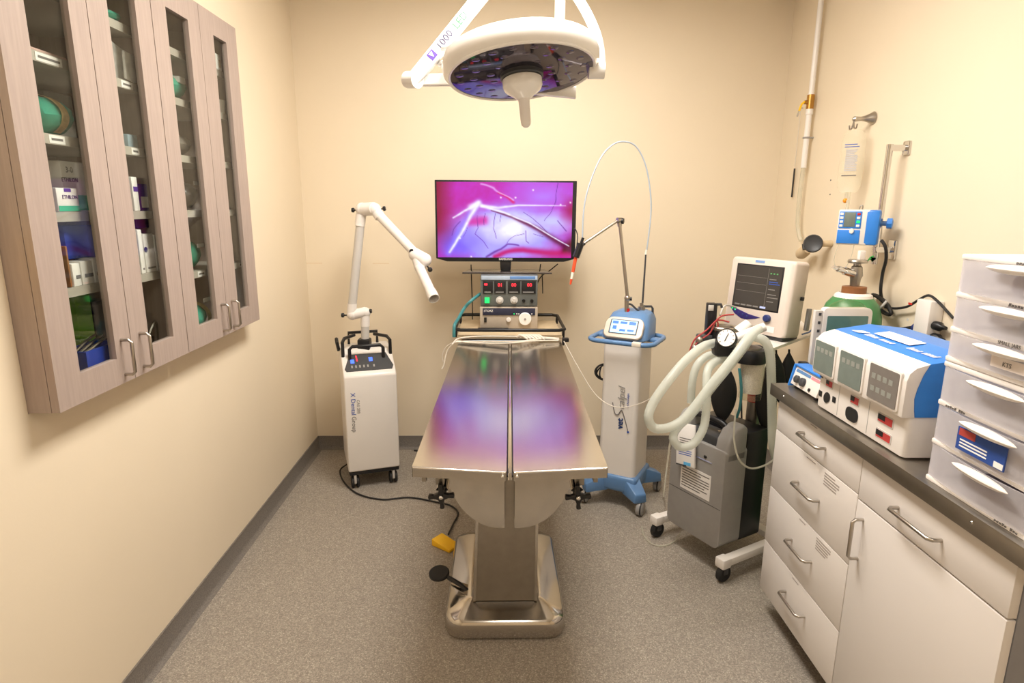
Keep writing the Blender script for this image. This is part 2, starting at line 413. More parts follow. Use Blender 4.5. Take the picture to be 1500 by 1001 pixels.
def bx(name, label, cat, y0, y1, z, h, m, x1=XL, dx=.12, bev=.003, group=None, R=None):
    x1 += XS-XL; y0, y1 = ysee(y0, x1), ysee(y1, x1)
    o = MB().box((x1-dx, y0, z), (x1, y1, z+h), bev).make(name, m); return tag(o, label, cat, group)
def printed(o, y0, y1, z0, z1, m, x1=XL, name='printed_panel'):
    x1 += XS-XL; y0, y1 = ysee(y0, x1), ysee(y1, x1)
    MB().box((x1, y0, z0), (x1+.0008, y1, z1)).make(name, m, o)
def pack(name, label, yc, w, z, h, m, x1=XL-.005, dx=.16, band=None):
    # soft wrapped bundle: a lumpy rounded roll lying on the shelf
    x1 += XS-XL; yc = min(ysee(yc, x1), (2.09 if yc < 2.116 else 2.738)-w/2)
    t = thing(name, label, 'surgical pack', (x1-dx/2, yc, z))
    b = MB(); rings = []
    n = 14
    for i in range(9):
        u = i/8; s_ = (1-abs(2*u-1)**3.2)**.5; s_ = max(s_, .12)
        rings.append([Vector((x1-dx/2+dx/2*s_*math.cos(a)*(1+.05*math.sin(3*a+i)), yc-w/2+w*u, z+h/2+h/2*s_*math.sin(a)*(1+.04*math.cos(2*a+i*1.7)))) for a in (2*math.pi*j/n for j in range(n))])
    b.ring_loft(rings); b.make('wrap', m, t)
    if band:
        bm_, y0, y1 = band; y0, y1 = ysee(y0, x1), ysee(y1, x1)
        q = MB(); R2 = []
        for yy in (y0, y1):
            R2.append([Vector((x1-dx/2+(dx/2+.004)*math.cos(a), yy, z+h/2+(h/2+.003)*math.sin(a))) for a in (math.radians(-50+10*j) for j in range(14))])
        q.ring_loft(R2, closed=False, cap=False); q.make('tape', bm_, t)
    return t
TAPE = mat('striped_indicator_tape', '#cdb77e', .6, var=.25, scale=60)
YS = lambda y: ysee(y, XS)
# near cabinet, first door
tag(MB().box((XS-.16, YS(1.57), S['a']), (XS-.01, YS(1.70), S['a']+.012), .004).make('folded_sheet', mat('pink_paper', '#c9a59c', .7)), 'thin pink paper stack on the top visible shelf of first door', 'paper')
bx('instrument_case', 'dark grey instrument case with black latch behind the green pack', 'case', 1.58, 1.68, S['b'], .15, mat('case_grey', '#6f6d68', .5), XL-.175, .08)
pack('surgical_pack', 'green cloth pack with striped yellow tape behind first cabinet door', 1.648, .15, S['b'], .105, GREENC, band=(TAPE, 1.628, 1.655))
o = bx('suture_box', 'tall white suture box with green lower edge on third shelf', 'box', 1.60, 1.71, S['c'], .135, PAPER, XL-.035, .1)
printed(o, 1.602, 1.708, S['c']+.003, S['c']+.045, mat('green_card', '#3fb58a', .6), XL-.035)
text('3-0', .022, (XS-.0345, YS(1.665), S['c']+.105), Y3, Z3, INK, o)
text('ETHILON', .016, (XS-.0345, YS(1.645), S['c']+.08), Y3, Z3, INK, o)
o = bx('suture_box', 'short lilac and white suture box in front of the tall one', 'box', 1.572, 1.652, S['c'], .062, PAPER, XL+.005, .035)
printed(o, 1.574, 1.65, S['c']+.002, S['c']+.016, mat('green_card'), XL+.005)
printed(o, 1.60, 1.625, S['c']+.052, S['c']+.061, PURPLE, XL+.005)
text('ETHILON', .014, (XS+.0055, YS(1.583), S['c']+.034), Y3, Z3, mat('purple_ink', '#4a3570', .6), o)
bx('supply_carton', 'deep blue carton under the lilac shelf edge', 'box', 1.578, 1.695, S['d']+.07, .09, CARDB, XL-.03, .12)
bx('supply_carton', 'purple carton that carries the deep blue one', 'box', 1.578, 1.70, S['d'], .069, PURPLE, XL-.05, .12)
for k, (a, c, h) in enumerate(((1.588, 1.618, .062), (1.622, 1.668, .066), (1.672, 1.70, .07))):
    o = bx('carton', ('narrow white carton beside the brown card on fourth shelf', 'middle white carton of three on fourth shelf', 'rear white carton of three on fourth shelf')[k], 'box', a, c, S['d'], h, PAPER, XL+.003, .05, group='white cartons on the fourth shelf')
    MB().box((XS+.003, YS(a+.006), S['d']+.02), (XS+.0036, YS(c-.006), S['d']+.03)).make('print', INK, o)
bx('card_sleeve', 'thin brown card sleeve standing at the window edge', 'card', 1.575, 1.582, S['d'], .11, mat('brown_card', '#9c6b3f', .6), XL+.004, .09)
bx('glove_box', 'lime green box standing on the cabinet floor', 'box', 1.58, 1.64, S['floor'], .245, LIME, XL-.07, .1)
o = bx('instrument_rack', 'black instrument rack behind the blue tray', 'rack', 1.645, 1.71, S['floor'], .2, BLACK, XL-.09, .1)
MB().box((XS-.09, YS(1.66), 1.19), (XS-.0892, YS(1.664), 1.194)).make('indicator', mat('cyan_led', '#22d8d8', .4, emit=1), o)
b = MB(); y0, y1, z0, z1 = YS(1.565), YS(1.712), S['floor'], S['floor']+.095
b.box((XS-.06, y0, z0), (XS+.02, y1, z0+.004)).box((XS+.016, y0, z0), (XS+.02, y1, z1)).box((XS-.06, y0, z0), (XS-.056, y1, z1)).box((XS-.056, y0, z0), (XS+.016, y0+.004, z1)).box((XS-.056, y1-.004, z0), (XS+.016, y1, z1))
tag(b.make('tray', mat('royal_blue_plastic', '#2140a8', .35)), 'royal blue plastic tray on the cabinet floor', 'tray')
for k in range(3):
    tag(MB().tube([(XS-.05+.02*k, YS(1.58), z1-.03+.006*k), (XS-.03+.02*k, YS(1.64), z1+.012), (XS-.045+.02*k, YS(1.70), z1+.018)], .004, 8).make('steel_instrument', STEELD), ('steel instrument lying rearmost across the blue tray', 'steel instrument lying mid across the blue tray', 'steel instrument lying foremost across the blue tray')[k], 'instrument', 'instruments in the blue tray')
# second door
pack('surgical_pack', 'small green cloth pack on the highest shelf of second door', 1.93, .10, S['top'], .045, GREENC)
FILMP = mat('white_pouch', '#f4f2ee', .35, var=.2, scale=30, bump=.5, bscale=25)
for k in range(3):
    R = Matrix.Rotation(math.radians(-22+9*k), 3, 'X')
    o = MB().box((XS-.07+.03*k, YS(1.90+.02*k), S['a']+.006), (XS-.062+.03*k, YS(1.985+.015*k), S['a']+.13-.02*k), .003, R=R).make('sterile_pouch', FILMP)
    tag(o, ('rear clear sterile pouch leaning on second shelf', 'middle clear sterile pouch leaning on second shelf', 'front clear sterile pouch leaning on second shelf')[k], 'pouch', 'sterile pouches')
o = bx('tape_roll_box', 'pale blue small box on third shelf of second door', 'box', 1.905, 1.955, S['b'], .04, mat('pale_blue_card', '#a9bfcb', .6), XL-.01, .06)
bx('grey_carton', 'wide grey carton under pale blue box of second door', 'box', 1.9, 2.03, S['c'], .11, mat('grey_card', '#77716a', .6), XL-.1, .08)
o = bx('blade_box', 'white box with violet mark behind second door', 'box', 1.896, 1.925, S['c'], .105, PAPER, XL, .07); printed(o, 1.9, 1.922, S['c']+.06, S['c']+.075, PURPLE)
o = bx('blade_box', 'violet box with white print behind second door', 'box', 1.93, 1.975, S['c'], .085, PURPLE, XL-.01, .07); printed(o, 1.934, 1.97, S['c']+.01, S['c']+.045, PAPER, XL-.01)
bx('purple_carton', 'dark purple carton lying above the white record boxes', 'box', 1.895, 2.03, 1.45, .03, mat('dark_purple_card', '#41206e', .5), XL-.02, .1).location.z = 1.4625
for k, (a, c, h, l) in enumerate(((1.893, 1.915, .145, 'tall narrow white box at left behind second door'), (1.92, 1.975, .125, 'wide white box with dark round mark behind second door'), (1.98, 2.02, .12, 'dark striped white box at right behind second door'))):
    o = bx('dressing_box', l, 'box', a, c, S['d'], min(h, .14), PAPER, XL, .09, group='white dressing boxes')
    if k == 1: MB().cyl((XS, YS(1.926), S['d']+.075), (XS+.0008, YS(1.926), S['d']+.075), .009).make('round_mark', DBLUE, o)
    MB().box((XS, YS(a+.008), S['d']+.012), (XS+.0008, YS(c-.006), S['d']+.018)).make('print', INK, o)
for k in range(2):
    tag(MB().tube([(XS-.07+.04*k, YS(1.90), S['floor']+.02), (XS-.06+.04*k, YS(1.96), S['floor']+.05+.05*k), (XS-.08+.04*k, YS(2.02), S['floor']+.08-.06*k)], .006, 8).make('steel_instrument', STEELD), ('dull steel clamp rising behind second door', 'dull steel clamp lying behind second door')[k], 'instrument')
bx('instrument_box', 'black flat instrument box behind second door', 'box', 1.93, 2.03, S['floor'], .045, DGREY, XL-.05, .1)
# third door
o = pack('surgical_pack', 'rounded green pack with white label behind third door', 2.27, .14, S['a'], .10, GREENC)
MB().box((XS-.03, YS(2.255), S['a']+.06), (XS-.004, YS(2.30), S['a']+.082), .002).make('label', PAPER, o)
MESHM = mat('grey_mesh_wrap', '#7d756c', .7, var=.2, scale=50, bump=.4)
pack('mesh_bundle', 'dull grey mesh bundle behind third door', 2.265, .13, S['b'], .085, MESHM)
o = pack('plastic_bundle', 'see through bundle with small white tag behind third door', 2.28, .13, S['c'], .11, mat('dark_film', '#5f5650', .3, var=.3, scale=20))
MB().box((XS-.006, YS(2.285), S['c']+.093), (XS-.003, YS(2.325), S['c']+.107)).make('tag', PAPER, o)
o = pack('surgical_pack', 'dim green pack with white tag on low shelf of third door', 2.26, .12, S['e'], .115, mat('dim_green_cloth', '#2f8f74', .85, var=.2))
MB().box((XS-.006, YS(2.262), S['e']+.085), (XS-.003, YS(2.312), S['e']+.1)).make('tag', PAPER, o)
o = pack('surgical_pack', 'green and yellow pack on cabinet floor of third door', 2.255, .11, S['floor'], .115, GREENC, band=(TAPE, 2.27, 2.3))
MB().box((XS-.004, YS(2.262), S['floor']+.118), (XS-.001, YS(2.33), S['floor']+.133)).make('tag', PAPER, o)
# fourth door
o = bx('gauze_box', 'small white box on upper shelf of fourth door', 'box', 2.552, 2.60, S['top'], .06, PAPER, XL+.008, .06); printed(o, 2.572, 2.588, S['top']+.01, S['top']+.04, BEIGE, XL+.008)
o = MB().lathe([(.001, 0), (.026, 0), (.032, .055), (.029, .055), (.023, .004), (.001, .004)], (XS-.028, YS(2.60)-.01, S['a']), Z3, 20).make('paper_cup', PAPER); tag(o, 'white cup on second shelf of fourth door', 'cup')
# things on the left wall at the frame edge
o = MB().box((XL, 1.26, 1.29), (XL+.004, 1.385, 1.47), .001).make('wall_sign', YELLOW); tag(o, 'yellow notice on left wall before the cabinet', 'sign')
o = MB().box((XL, 1.30, 1.10), (XL+.004, 1.388, 1.16), .001).make('wall_sign', RED); tag(o, 'red notice on left wall before the cabinet', 'sign')
# ================================================================ OPERATING TABLE
def table():
    t = thing('operating_table', 'stainless steel operating table with split top and pedal base', 'table', (.03, 2.25, 0))
    ya, yb = 1.462, 2.985; zt = .885
    M = Matrix.Translation((.026, 0, 0)) @ Matrix.Translation((0, ya, 0)) @ Matrix.Rotation(math.radians(-.9), 4, 'Z') @ Matrix.Translation((0, -ya, 0))
    for s in (-1, 1):
        # panel: slightly sloped to the middle, folded-down rim
        xo, xi = s*.252, s*.009
        b = MB(M)
        b.prism([(xi, zt-.013), (xo, zt), (xo, zt-.029), (xo-s*.002, zt-.029), (xo-s*.002, zt-.003), (xi, zt-.016)], 'y', ya, yb, 0)
        b.prism([(xi, zt-.013), (xo, zt), (xo, zt-.029), (xi, zt-.04)], 'y', ya, ya+.002)
        b.prism([(xi, zt-.013), (xo, zt), (xo, zt-.029), (xi, zt-.04)], 'y', yb-.002, yb)
        b.prism([(xi, zt-.013), (xi+s*.002, zt-.013), (xi+s*.002, zt-.04), (xi, zt-.04)], 'y', ya, yb)
        b.make('top_panel', STEEL, t)
        r = MB(M); r.cyl((s*.25, ya+.001, zt-.0035), (s*.011, ya+.001, zt-.0165), .0035, n=8); r.make('rim', CHROME, t)
        MB(M).sphere((s*.0185, ya-.002, zt-.026), .006, n=10).make('rivet', CHROME, t)
        # side rail under the panel, bracket and star knob
        MB(M).box((s*.225-.006, ya+.02, zt-.052), (s*.225+.006, yb-.05, zt-.03), .001).make('side_rail', STEELD, t)
        MB(M).box((s*.19-.012, ya+.07, zt-.085), (s*.19+.012, ya+.11, zt-.03), .002).make('bracket', STEELD, t)
        k = MB(M); kc = Vector((s*.185, ya+.06, zt-.112))
        k.lathe([(.012, 0), (.012, .03)], kc+Vector((0, .0, 0)), (0, 1, 0), 12)
        for q in range(4):
            an = math.radians(90*q+4); d = Vector((math.cos(an), 0, math.sin(an)))
            k.prism([(kc.x+d.x*u-d.z*v, kc.z+d.z*u+d.x*v) for u, v in ((.006, -.010), (.02, -.0045), (.034, -.0065), (.036, 0), (.034, .0065), (.02, .0045), (.006, .010))], 'y', kc.y-.008, kc.y+.008, .002)
        kn = k.make('star_knob', BLACK, t)
        MB(M).sphere(kc+Vector((0, -.009, 0)), .007, n=10).make('screw', CHROME, kn)
        MB(M).cyl(kc+Vector((0, .02, .004)), kc+Vector((0, .07, .012)), .017, n=16).make('clamp_sleeve', CHROME, t)
        # curved cradle sheet
        pts = [(s*.014, zt-.04), (s*.014, .598)]
        for i in range(11):
            a = math.radians(90*i/10); pts.append((s*(.03+.165*math.sin(a)), .835-.237*math.cos(a)))
        pts.append((s*.195, zt-.04))
        MB(M).prism(pts, 'y', 1.66, 1.675, .003).make('cradle_sheet', STEEL, t)
        MB(M).prism([(p[0]*.97, p[1]+.004) for p in pts], 'y', 1.70, 2.55).make('cradle', STEELD, t)
    MB(M).box((-.008, ya+.004, zt-.03), (.008, yb-.004, zt-.026)).make('channel', BLACK, t)
    MB(M).tube([(0, ya-.002, zt-.034), (0, ya-.002, zt-.018), (0, ya+.02, zt-.012), (0, yb-.02, zt-.012)], .0055, 10, smooth=False).make('channel_rod', CHROME, t)
    MB(M).box((-.05, 1.69, .61), (.05, 2.5, zt-.035)).make('cradle_core', STEELD, t)
    # column, tapering upwards
    b = MB(); x0, x1, X0, X1 = -.098, .139, -.078, .140
    b.ring_loft([[Vector(p) for p in ((x0, 2.0, .112), (x1, 2.0, .112), (x1, 2.46, .112), (x0, 2.46, .112))], [Vector(p) for p in ((X0, 2.03, .70), (X1, 2.03, .70), (X1, 2.43, .70), (X0, 2.43, .70))]])
    c = b.make('column', STEELD, t)
    for u in (0, 1):
        e0, e1 = (x0, X0) if u == 0 else (x1, X1); d = .004 if u == 0 else -.004
        MB().ring_loft([[Vector((e0+q*d*2.5, 1.996+r, .113)) for q, r in ((0, 0), (1, 0), (1, .006), (0, .006))], [Vector((e1+q*d*2.5, 2.026+r, .69)) for q, r in ((0, 0), (1, 0), (1, .006), (0, .006))]]).make('column_edge', STEEL, c)
    # base: rounded skirt with hipped top
    b = MB(); rings = []
    for ins, z, rad in ((.012, .0, .06), (.004, .006, .065), (0, .02, .068), (0, .062, .068), (.006, .074, .066), (.016, .081, .06), (.085, .114, .02), (.095, .115, .012)):
        rings.append([Vector((p[0], p[1], z)) for p in rr(-.202+ins, .243-ins, 1.925+ins, 2.56-ins, rad, 6)])
    b.ring_loft(rings); b.make('base', STEELP, t)
    # foot pedal
    b = MB(); b.tube([(-.10, 2.06, .09), (-.15, 2.08, .125), (-.20, 2.12, .13)], .009, 8, smooth=False); p = b.make('pedal_arm', BLACK, t)
    MB().lathe([(.001, 0), (.036, 0), (.04, .004), (.04, .012), (.036, .016), (.001, .016)], (-.236, 2.14, .128), (-.05, -.2, 1), 24).make('pedal_pad', BLACKR, p)
    MB().prism([(-.19, 2.10), (-.11, 2.02), (-.10, 2.09), (-.17, 2.125)], 'z', .108, .112).make('pedal_tongue', STEELP, p)
    return t
table()
# white cables lying over the far end of the table
def cab(name, label, pts, r, m, cat='cable', n=8, group=None, res=6, parent=None):
    if parent: return MB().tube(pts, r, n, res=res).make(name, m, parent)
    return tag(MB().tube(pts, r, n, res=res).make(name, m), label, cat, group)
zc = .897
P = lambda x, y, z=None: az((x, y), zc if z is None else z)
t = thing('cable_bundle', 'bundle of white leads lying across far end of steel table', 'cable', P(745, 499, .887))
for k, path in enumerate(([(664, 503), (672, 496), (700, 493), (745, 493), (790, 494), (819, 496)], [(662, 505), (670, 501), (710, 500), (760, 500), (800, 496), (819, 498)], [(668, 499), (690, 502), (740, 503), (775, 500), (800, 499), (818, 499)])):
    MB().tube([P(*q) for q in path], .0035, 8).make('lead', CABLEW, t)
b = MB()
for k in range(6):
    x = 757+k*5; b.tube([P(x, 494), P(x+6, 491, .91), P(x+16, 497)], .005, 8)
b.make('lead_knot', CABLEW, t)
e = [P(664, 503), ay((655, 515), 2.86), ay((650, 535), 2.84), ay((647, 541), 2.83)]
MB().tube(e, .003, 8).make('lead_tail', CABLEW, t)
MB().tube([P(666, 501), ay((654, 508), 2.9), ay((648, 520), 2.9), ay((649, 530), 2.9)], .0022, 8).make('lead_tail', CABLEW, t)
cab('thin_white_lead', 'thin white lead hanging from table clip to the hose stand', [P(826, 500), ay((845, 535), 2.85), ay((872, 578), 2.8), ay((900, 596), 2.75), ay((930, 594), 2.7), ay((960, 580), 2.6), ay((985, 560), 2.5)], .0022, CABLEW)
q = P(826, 497)
o = MB().prism([(q.x-.008, q.z-.03), (q.x+.002, q.z-.03), (q.x+.004, q.z-.012), (q.x+.024, q.z-.012), (q.x+.024, q.z+.006), (q.x-.008, q.z+.006)], 'y', q.y-.015, q.y+.015, .003)
tag(o.make('clip', BLACK), 'black clip on right far corner of steel table', 'clip')
# yellow foot switch and its cord
t = thing('foot_switch', 'yellow wedge foot switch on the floor beside the table', 'foot switch', (-.24, 2.55, 0))
M = frame((-.25, 2.56, 0), (.80, -.60, 0))
b = MB(M); b.prism([(-.055, .0), (.055, 0), (.055, .014), (-.055, .034)], 'y', -.036, .036, .004); b.make('body', YELLOW, t)
MB(M).box((-.05, -.03, .0), (.05, .03, .003)).make('sole', BLACKR, t)
cab('cord', '', [az((509, 680), .05), az((498, 690), .006), az((505, 708), .006), az((525, 724), .006), az((560, 732), .006), az((600, 729), .006), az((640, 736), .006), az((660, 741), .006), az((671, 752), .006), az((664, 768), .006), az((657, 783), .012)], .0045, BLACKR, parent=t)
cab('floor_cable', 'short black cord along the back wall behind white unit', [(-.55, 3.68, .006), (-.40, 3.66, .006), (-.2, 3.67, .006), (.0, 3.6, .006)], .005, BLACKR)

# ================================================================ SMOKE EVACUATOR (white column unit, left)
def evacuator():
    FL = Vector((-.828, 3.126, 0)); e1 = Vector((.266, .088, 0)); W = e1.length
    M = frame(FL, e1); D = .335
    t = thing('suction_unit', 'white suction tower with articulated extraction arm left of table', 'medical unit', M @ Vector((W/2, D/2, 0)))
    b = MB(M); z0, zf, zr = .105, .652, .76
    prof = [(0, z0), (D, z0), (D, zr), (.17, zr), (.155, zr-.01), (.012, zf+.008), (0, zf-.006)]
    b.prism([(p[0], p[1]) for p in prof], 'x', 0, W, .012, 3); b.make('body', WHITE, t)
    MB(M).box((.004, .006, .082), (W-.004, D-.004, .106), .006).make('plinth', BLACK, t)
    # sloped control panel
    sl = Vector((0, .143, .098)); n = Vector((0, -.098, .143)).normalized()
    o0 = Vector((0, .012, zf+.008))
    def pp(u, v, h=.0): return o0+Vector((u*W, 0, 0))+sl*v+n*h
    b = MB(M); ol = [(.07, .10), (.93, .10), (.965, .25), (.86, .80), (.16, .80), (.04, .2)]
    b.ring_loft([[pp(u, v, -.002) for u, v in ol], [pp(u, v, .0025) for u, v in ol]]); pn = b.make('control_panel', DGREY, t)
    for u, v, m, nm in ((.2, .5, LEDB, 'lit_button'), (.55, .55, LEDB, 'lit_button'), (.29, .62, LEDR, 'red_digit')):
        q = MB(M); q.ring_loft([[pp(u+a, v+c, h) for a, c in ((-.035, -.08), (.035, -.08), (.035, .08), (-.035, .08))] for h in (.002, .004)]) if nm == 'lit_button' else q.ring_loft([[pp(u+a, v+c, h) for a, c in ((-.012, -.12), (.012, -.12), (.0, .12), (-.02, .12))] for h in (.002, .004)])
        q.make(nm, m, pn)
    for k in range(6):
        u = .18+.075*k+(.04 if k == 5 else 0); q = MB(M); q.ring_loft([[pp(u+a, .28+c, h) for a, c in ((-.015, -.05), (.015, -.05), (.015, .05), (-.015, .05))] for h in (.002, .0035)]); q.make('button', GREY, pn)
    # print on the front, reading downwards
    dn = Vector((0, 0, -1)); ex = e1.normalized(); fp = lambda u, z: M @ Vector((u, -.0008, z))
    text('X Dental', .034, fp(.032, .56), dn, ex, BLUEINK, t); text('Group', .034, fp(.032, .428), dn, ex, INK, t); text('CAS 200', .022, fp(.062, .52), dn, ex, GREY, t)
    # casters
    for cx, cy in ((.035, .04), (W-.035, .04), (.035, D-.04), (W-.035, D-.04)):
        c = MB(M)
        for dx in (-.014, .014): c.lathe([(.001, -.008), (.028, -.008), (.033, -.005), (.033, .005), (.028, .008), (.001, .008)], (cx+dx, cy, .0335), (1, 0, 0), 20)
        w_ = c.make('caster_wheel', BLACKR, t)
        MB(M).box((cx-.007, cy-.03, .03), (cx+.007, cy+.03, .084), .004).make('caster_fork', LGREY, w_)
    # black bent handles round the top
    def hl(pts): MB(M).tube(pts, .0095, 10, smooth=False).make('handle', BLACK, t)
    hl([(.045, .10, zf+.05), (.045, .10, zr+.015), (.06, .10, zr+.03), (W-.07, .10, zr+.03), (W-.055, .10, zr+.015), (W-.055, .10, zf+.05)])
    hl([(.012, .13, zr-.04), (.012, .13, zr+.05), (.025, .16, zr+.065), (.085, .24, zr+.065)])
    hl([(W-.012, .13, zr-.04), (W-.012, .13, zr+.05), (W-.025, .16, zr+.065), (W-.085, .24, zr+.065)])
    hl([(.06, D-.02, zr-.02), (.06, D-.02, zr+.065), (W-.06, D-.02, zr+.065), (W-.06, D-.02, zr-.02)])
    hl([(-.004, .2, zr-.01), (-.012, .2, zr+.035), (-.012, .24, zr+.05)])
    # socket and arm
    sx = M @ Vector((.13, .2, 0)); ys = sx.y
    A = lambda x, y, dy=0: ay((x, y), ys+dy)
    so = A(535, 523); MB().box((so.x-.034, so.y-.034, so.z-.03), (so.x+.034, so.y+.034, A(535, 496).z), .008).make('arm_socket', BLACK, t)
    arm = MB().cyl(A(535, 500), A(535, 474), .0225, n=20).make('arm_post', LGREY, t)
    j = MB(); j.cyl(A(535, 478), A(535, 462), .025); j.sphere(A(535, 458), .03, n=18); j.cyl(A(536, 457), A(516, 461, -.02), .028); j.sphere(A(516, 461, -.02), .03, n=18); j.cyl(A(515, 462, -.02), A(516, 445, -.02), .026)
    j.make('elbow', WPLAST, arm)
    MB().cyl(A(516, 447, -.02), A(528, 328, -.02), .0235, n=24).make('arm_tube', LGREY, t)
    j = MB(); j.cyl(A(527, 331, -.02), A(529, 314, -.02), .0275); j.sphere(A(531, 307, -.02), .037, n=18); j.cyl(A(531, 307, -.02), A(548, 306, -.06), .035); j.sphere(A(549, 307, -.06), .034, n=18); j.cyl(A(549, 307, -.06), A(557, 318, -.07), .029)
    j.make('elbow', WPLAST, arm)
    MB().cyl(A(555, 315, -.07), A(607, 370, -.14), .025, .0235, n=24).make('arm_tube', WPLAST, t)
    j = MB(); j.sphere(A(608, 373, -.14), .034, n=18); j.cyl(A(608, 373, -.14), A(621, 380, -.16), .034); j.sphere(A(622, 381, -.16), .036, n=18); j.cyl(A(612, 380, -.15), A(616, 394, -.17), .03)
    j.make('elbow', WPLAST, arm)
    nb = A(614, 391, -.17); ne = A(636, 438, -.36); d = (ne-nb)
    MB().lathe([(.0245, 0), (.0245, d.length*.75), (.0275, d.length*.8), (.0285, d.length), (.0255, d.length), (.0225, d.length*.6)], nb, d, 24, cap=False).make('nozzle', WPLAST, t)
    for p, dy, dr in (((519, 308), -.02, (-1, 0, 0)), ((561, 306), -.06, (1, 0, .2)), ((604, 368), -.15, (-.3, -1, 0)), ((629, 394), -.18, (.5, -.6, -.5)), ((504, 462), -.02, (-1, 0, 0)), ((541, 456), 0, (1, 0, 0))):
        c = A(p[0], p[1], dy); MB().lathe([(.004, -.02), (.004, .0), (.011, .0), (.013, .006), (.011, .014), (.001, .014)], c, dr, 12).make('joint_knob', BLACK, arm)
evacuator()
# ================================================================ ENDOSCOPY CART, DEVICES AND TELEVISION
def cart():
    t = thing('equipment_cart', 'equipment cart with black rail behind the steel table', 'cart', (.05, 3.32, 0))
    x0, x1, y0, y1, z = -.231, .331, 3.045, 3.5, .893
    MB().box((x0+.01, y0+.01, z-.02), (x1-.01, y1-.01, z), .006).make('top_shelf', BEIGE, t)
    MB().tube([(.02, y1, z+.03), (x1-.03, y1, z+.03), (x1, y1-.03, z+.03), (x1, y0+.03, z+.03), (x1-.03, y0, z+.03), (x0+.03, y0, z+.03), (x0, y0+.03, z+.03), (x0, y1-.03, z+.03), (x0+.03, y1, z+.03)], .009, 10, smooth=False, closed=True).make('guard_rail', BLACK, t)
    for px, py in ((x0+.004, y0+.04), (x1-.004, y0+.04), (x0+.004, y1-.04), (x1-.004, y1-.04)):
        MB().cyl((px, py, z-.015), (px, py, z+.03), .007, n=10).make('rail_post', BLACK, t)
    for px in (-.14, .23):
        MB().box((px-.02, 3.28, .09), (px+.02, 3.42, z-.07), .004).make('upright', WPLAST, t)
    MB().box((-.18, 3.24, .40), (.28, 3.54, .42), .004).make('lower_shelf', BEIGE, t)
    MB().box((-.19, 3.26, .07), (.29, 3.54, .10), .008).make('base', DGREY, t)
    for px, py in ((-.15, 3.29), (.25, 3.29), (-.15, 3.51), (.25, 3.51)):
        MB().lathe([(.001, -.012), (.03, -.012), (.034, -.007), (.034, .007), (.03, .012), (.001, .012)], (px, py, .034), (1, 0, 0), 18).make('caster', BLACKR, t)
cart()
# flat blue-edged drawer unit under the rail
t = thing('blue_trim_unit', 'flat unit with blue front strip below the cart rail', 'device', (.05, 3.2, .82))
MB().box((-.2, 3.06, .825), (.3, 3.46, .869), .003).make('body', BEIGE, t); MB().box((-.195, 3.04, .853), (.3, 3.062, .869), .002).make('front_strip', mat('strip_blue', '#3d6f9f', .4), t)
MB().box((-.165, 3.038, .856), (-.14, 3.041, .867)).make('orange_tag', ORANGE, t)
def dev(name, label, x0, x1, y0, y1, z0, z1, m):
    t = thing(name, label, 'device', ((x0+x1)/2, (y0+y1)/2, z0)); MB().box((x0, y0+.004, z0+.004), (x1, y1, z1), .004).make('case', m, t)
    for fx in (x0+.02, x1-.02):
        for fy in (y0+.03, y1-.03): MB().cyl((fx, fy, z0), (fx, fy, z0+.005), .008, n=10).make('foot', BLACKR, t)
    return t
# lower box (light source)
yd = 3.2; U = lambda x, y: ay((x, y), yd)
a, c = U(703, 477), U(788, 451); zl = .8935; zm = U(746, 450).z
t = dev('light_source', 'beige light source box with large round knob under the grey unit', a.x, c.x, yd, yd+.26, zl, zm, mat('warm_grey_case', '#b5a898', .45))
q0, q1 = U(707, 462), U(784, 452)
pnl = MB().box((q0.x, yd-.001, q0.z), (q1.x, yd+.006, q1.z), .001).make('display_strip', mat('navy_strip', '#2b2e44', .3), t)
text('STORZ', .016, (q0.x+.006, yd-.001, q1.z-.019), X3, Z3, PAPER, pnl)
for px, m in ((753, LEDG), (757, PAPER), (760, PAPER), (779, PAPER)):
    p = U(px, 460); MB().cyl((p.x, yd-.003, p.z), (p.x, yd, p.z), .003, n=10).make('lamp_dot', m, pnl)
p = U(711, 469); MB().box((p.x-.007, yd-.002, p.z-.013), (p.x+.007, yd+.005, p.z+.013), .001).make('rocker_switch', BLACK, t)
p = U(745, 468.5); MB().lathe([(.012, 0), (.012, .012), (.010, .014), (.001, .014)], (p.x, yd+.005, p.z), (0, -1, 0), 20).make('knob', WPLAST, t)
p = U(769, 467); k = MB().lathe([(.034, 0), (.034, .016), (.031, .02), (.001, .02)], (p.x, yd+.005, p.z), (0, -1, 0), 32).make('dial', PAPER, t)
MB().cyl((p.x, yd-.0155, p.z), (p.x, yd-.018, p.z), .006, n=12).make('dial_hub', GREY, k)
o = MB().box((U(700, 478).x, yd-.05, zl+.001), (U(745, 478).x, yd-.008, zl+.014), .004).make('remote_control', BLACK); tag(o, 'black flat remote lying before the beige light source', 'remote')
# upper box (insufflator)
a, c = U(704, 449), U(788, 404); z0, z1 = zm+.0005, U(746, 403).z
t = dev('insufflator', 'grey control unit with red digits below the television', a.x, c.x, yd, yd+.26, z0, z1, mat('mid_grey_case', '#5f625f', .45))
def panel(x0, y0, x1, y1, m, name, par, d=.002):
    a, c = U(x0, y1), U(x1, y0); return MB().box((a.x, yd-d, a.z), (c.x, yd+.005, c.z), .0008).make(name, m, par)
pb = panel(705, 404.5, 787.5, 410, mat('silver_blue_strip', '#a9b7c9', .35), 'top_strip', t)
panel(747, 405, 784, 409, mat('strip_mid_blue', '#5f86bd', .4), 'brand_plate', pb, .003)
for (x0, x1) in ((707.5, 722), (724, 741), (744, 762), (764, 785)):
    p = panel(x0, 412, x1, 430, BLACK, 'display_window', t)
    MB().box((U(x0+2, 412).x, yd-.003, U(x0, 428.5).z), (U(x1-3, 412).x, yd-.002, U(x0, 427.5).z)).make('scale_marks', GREY, p)
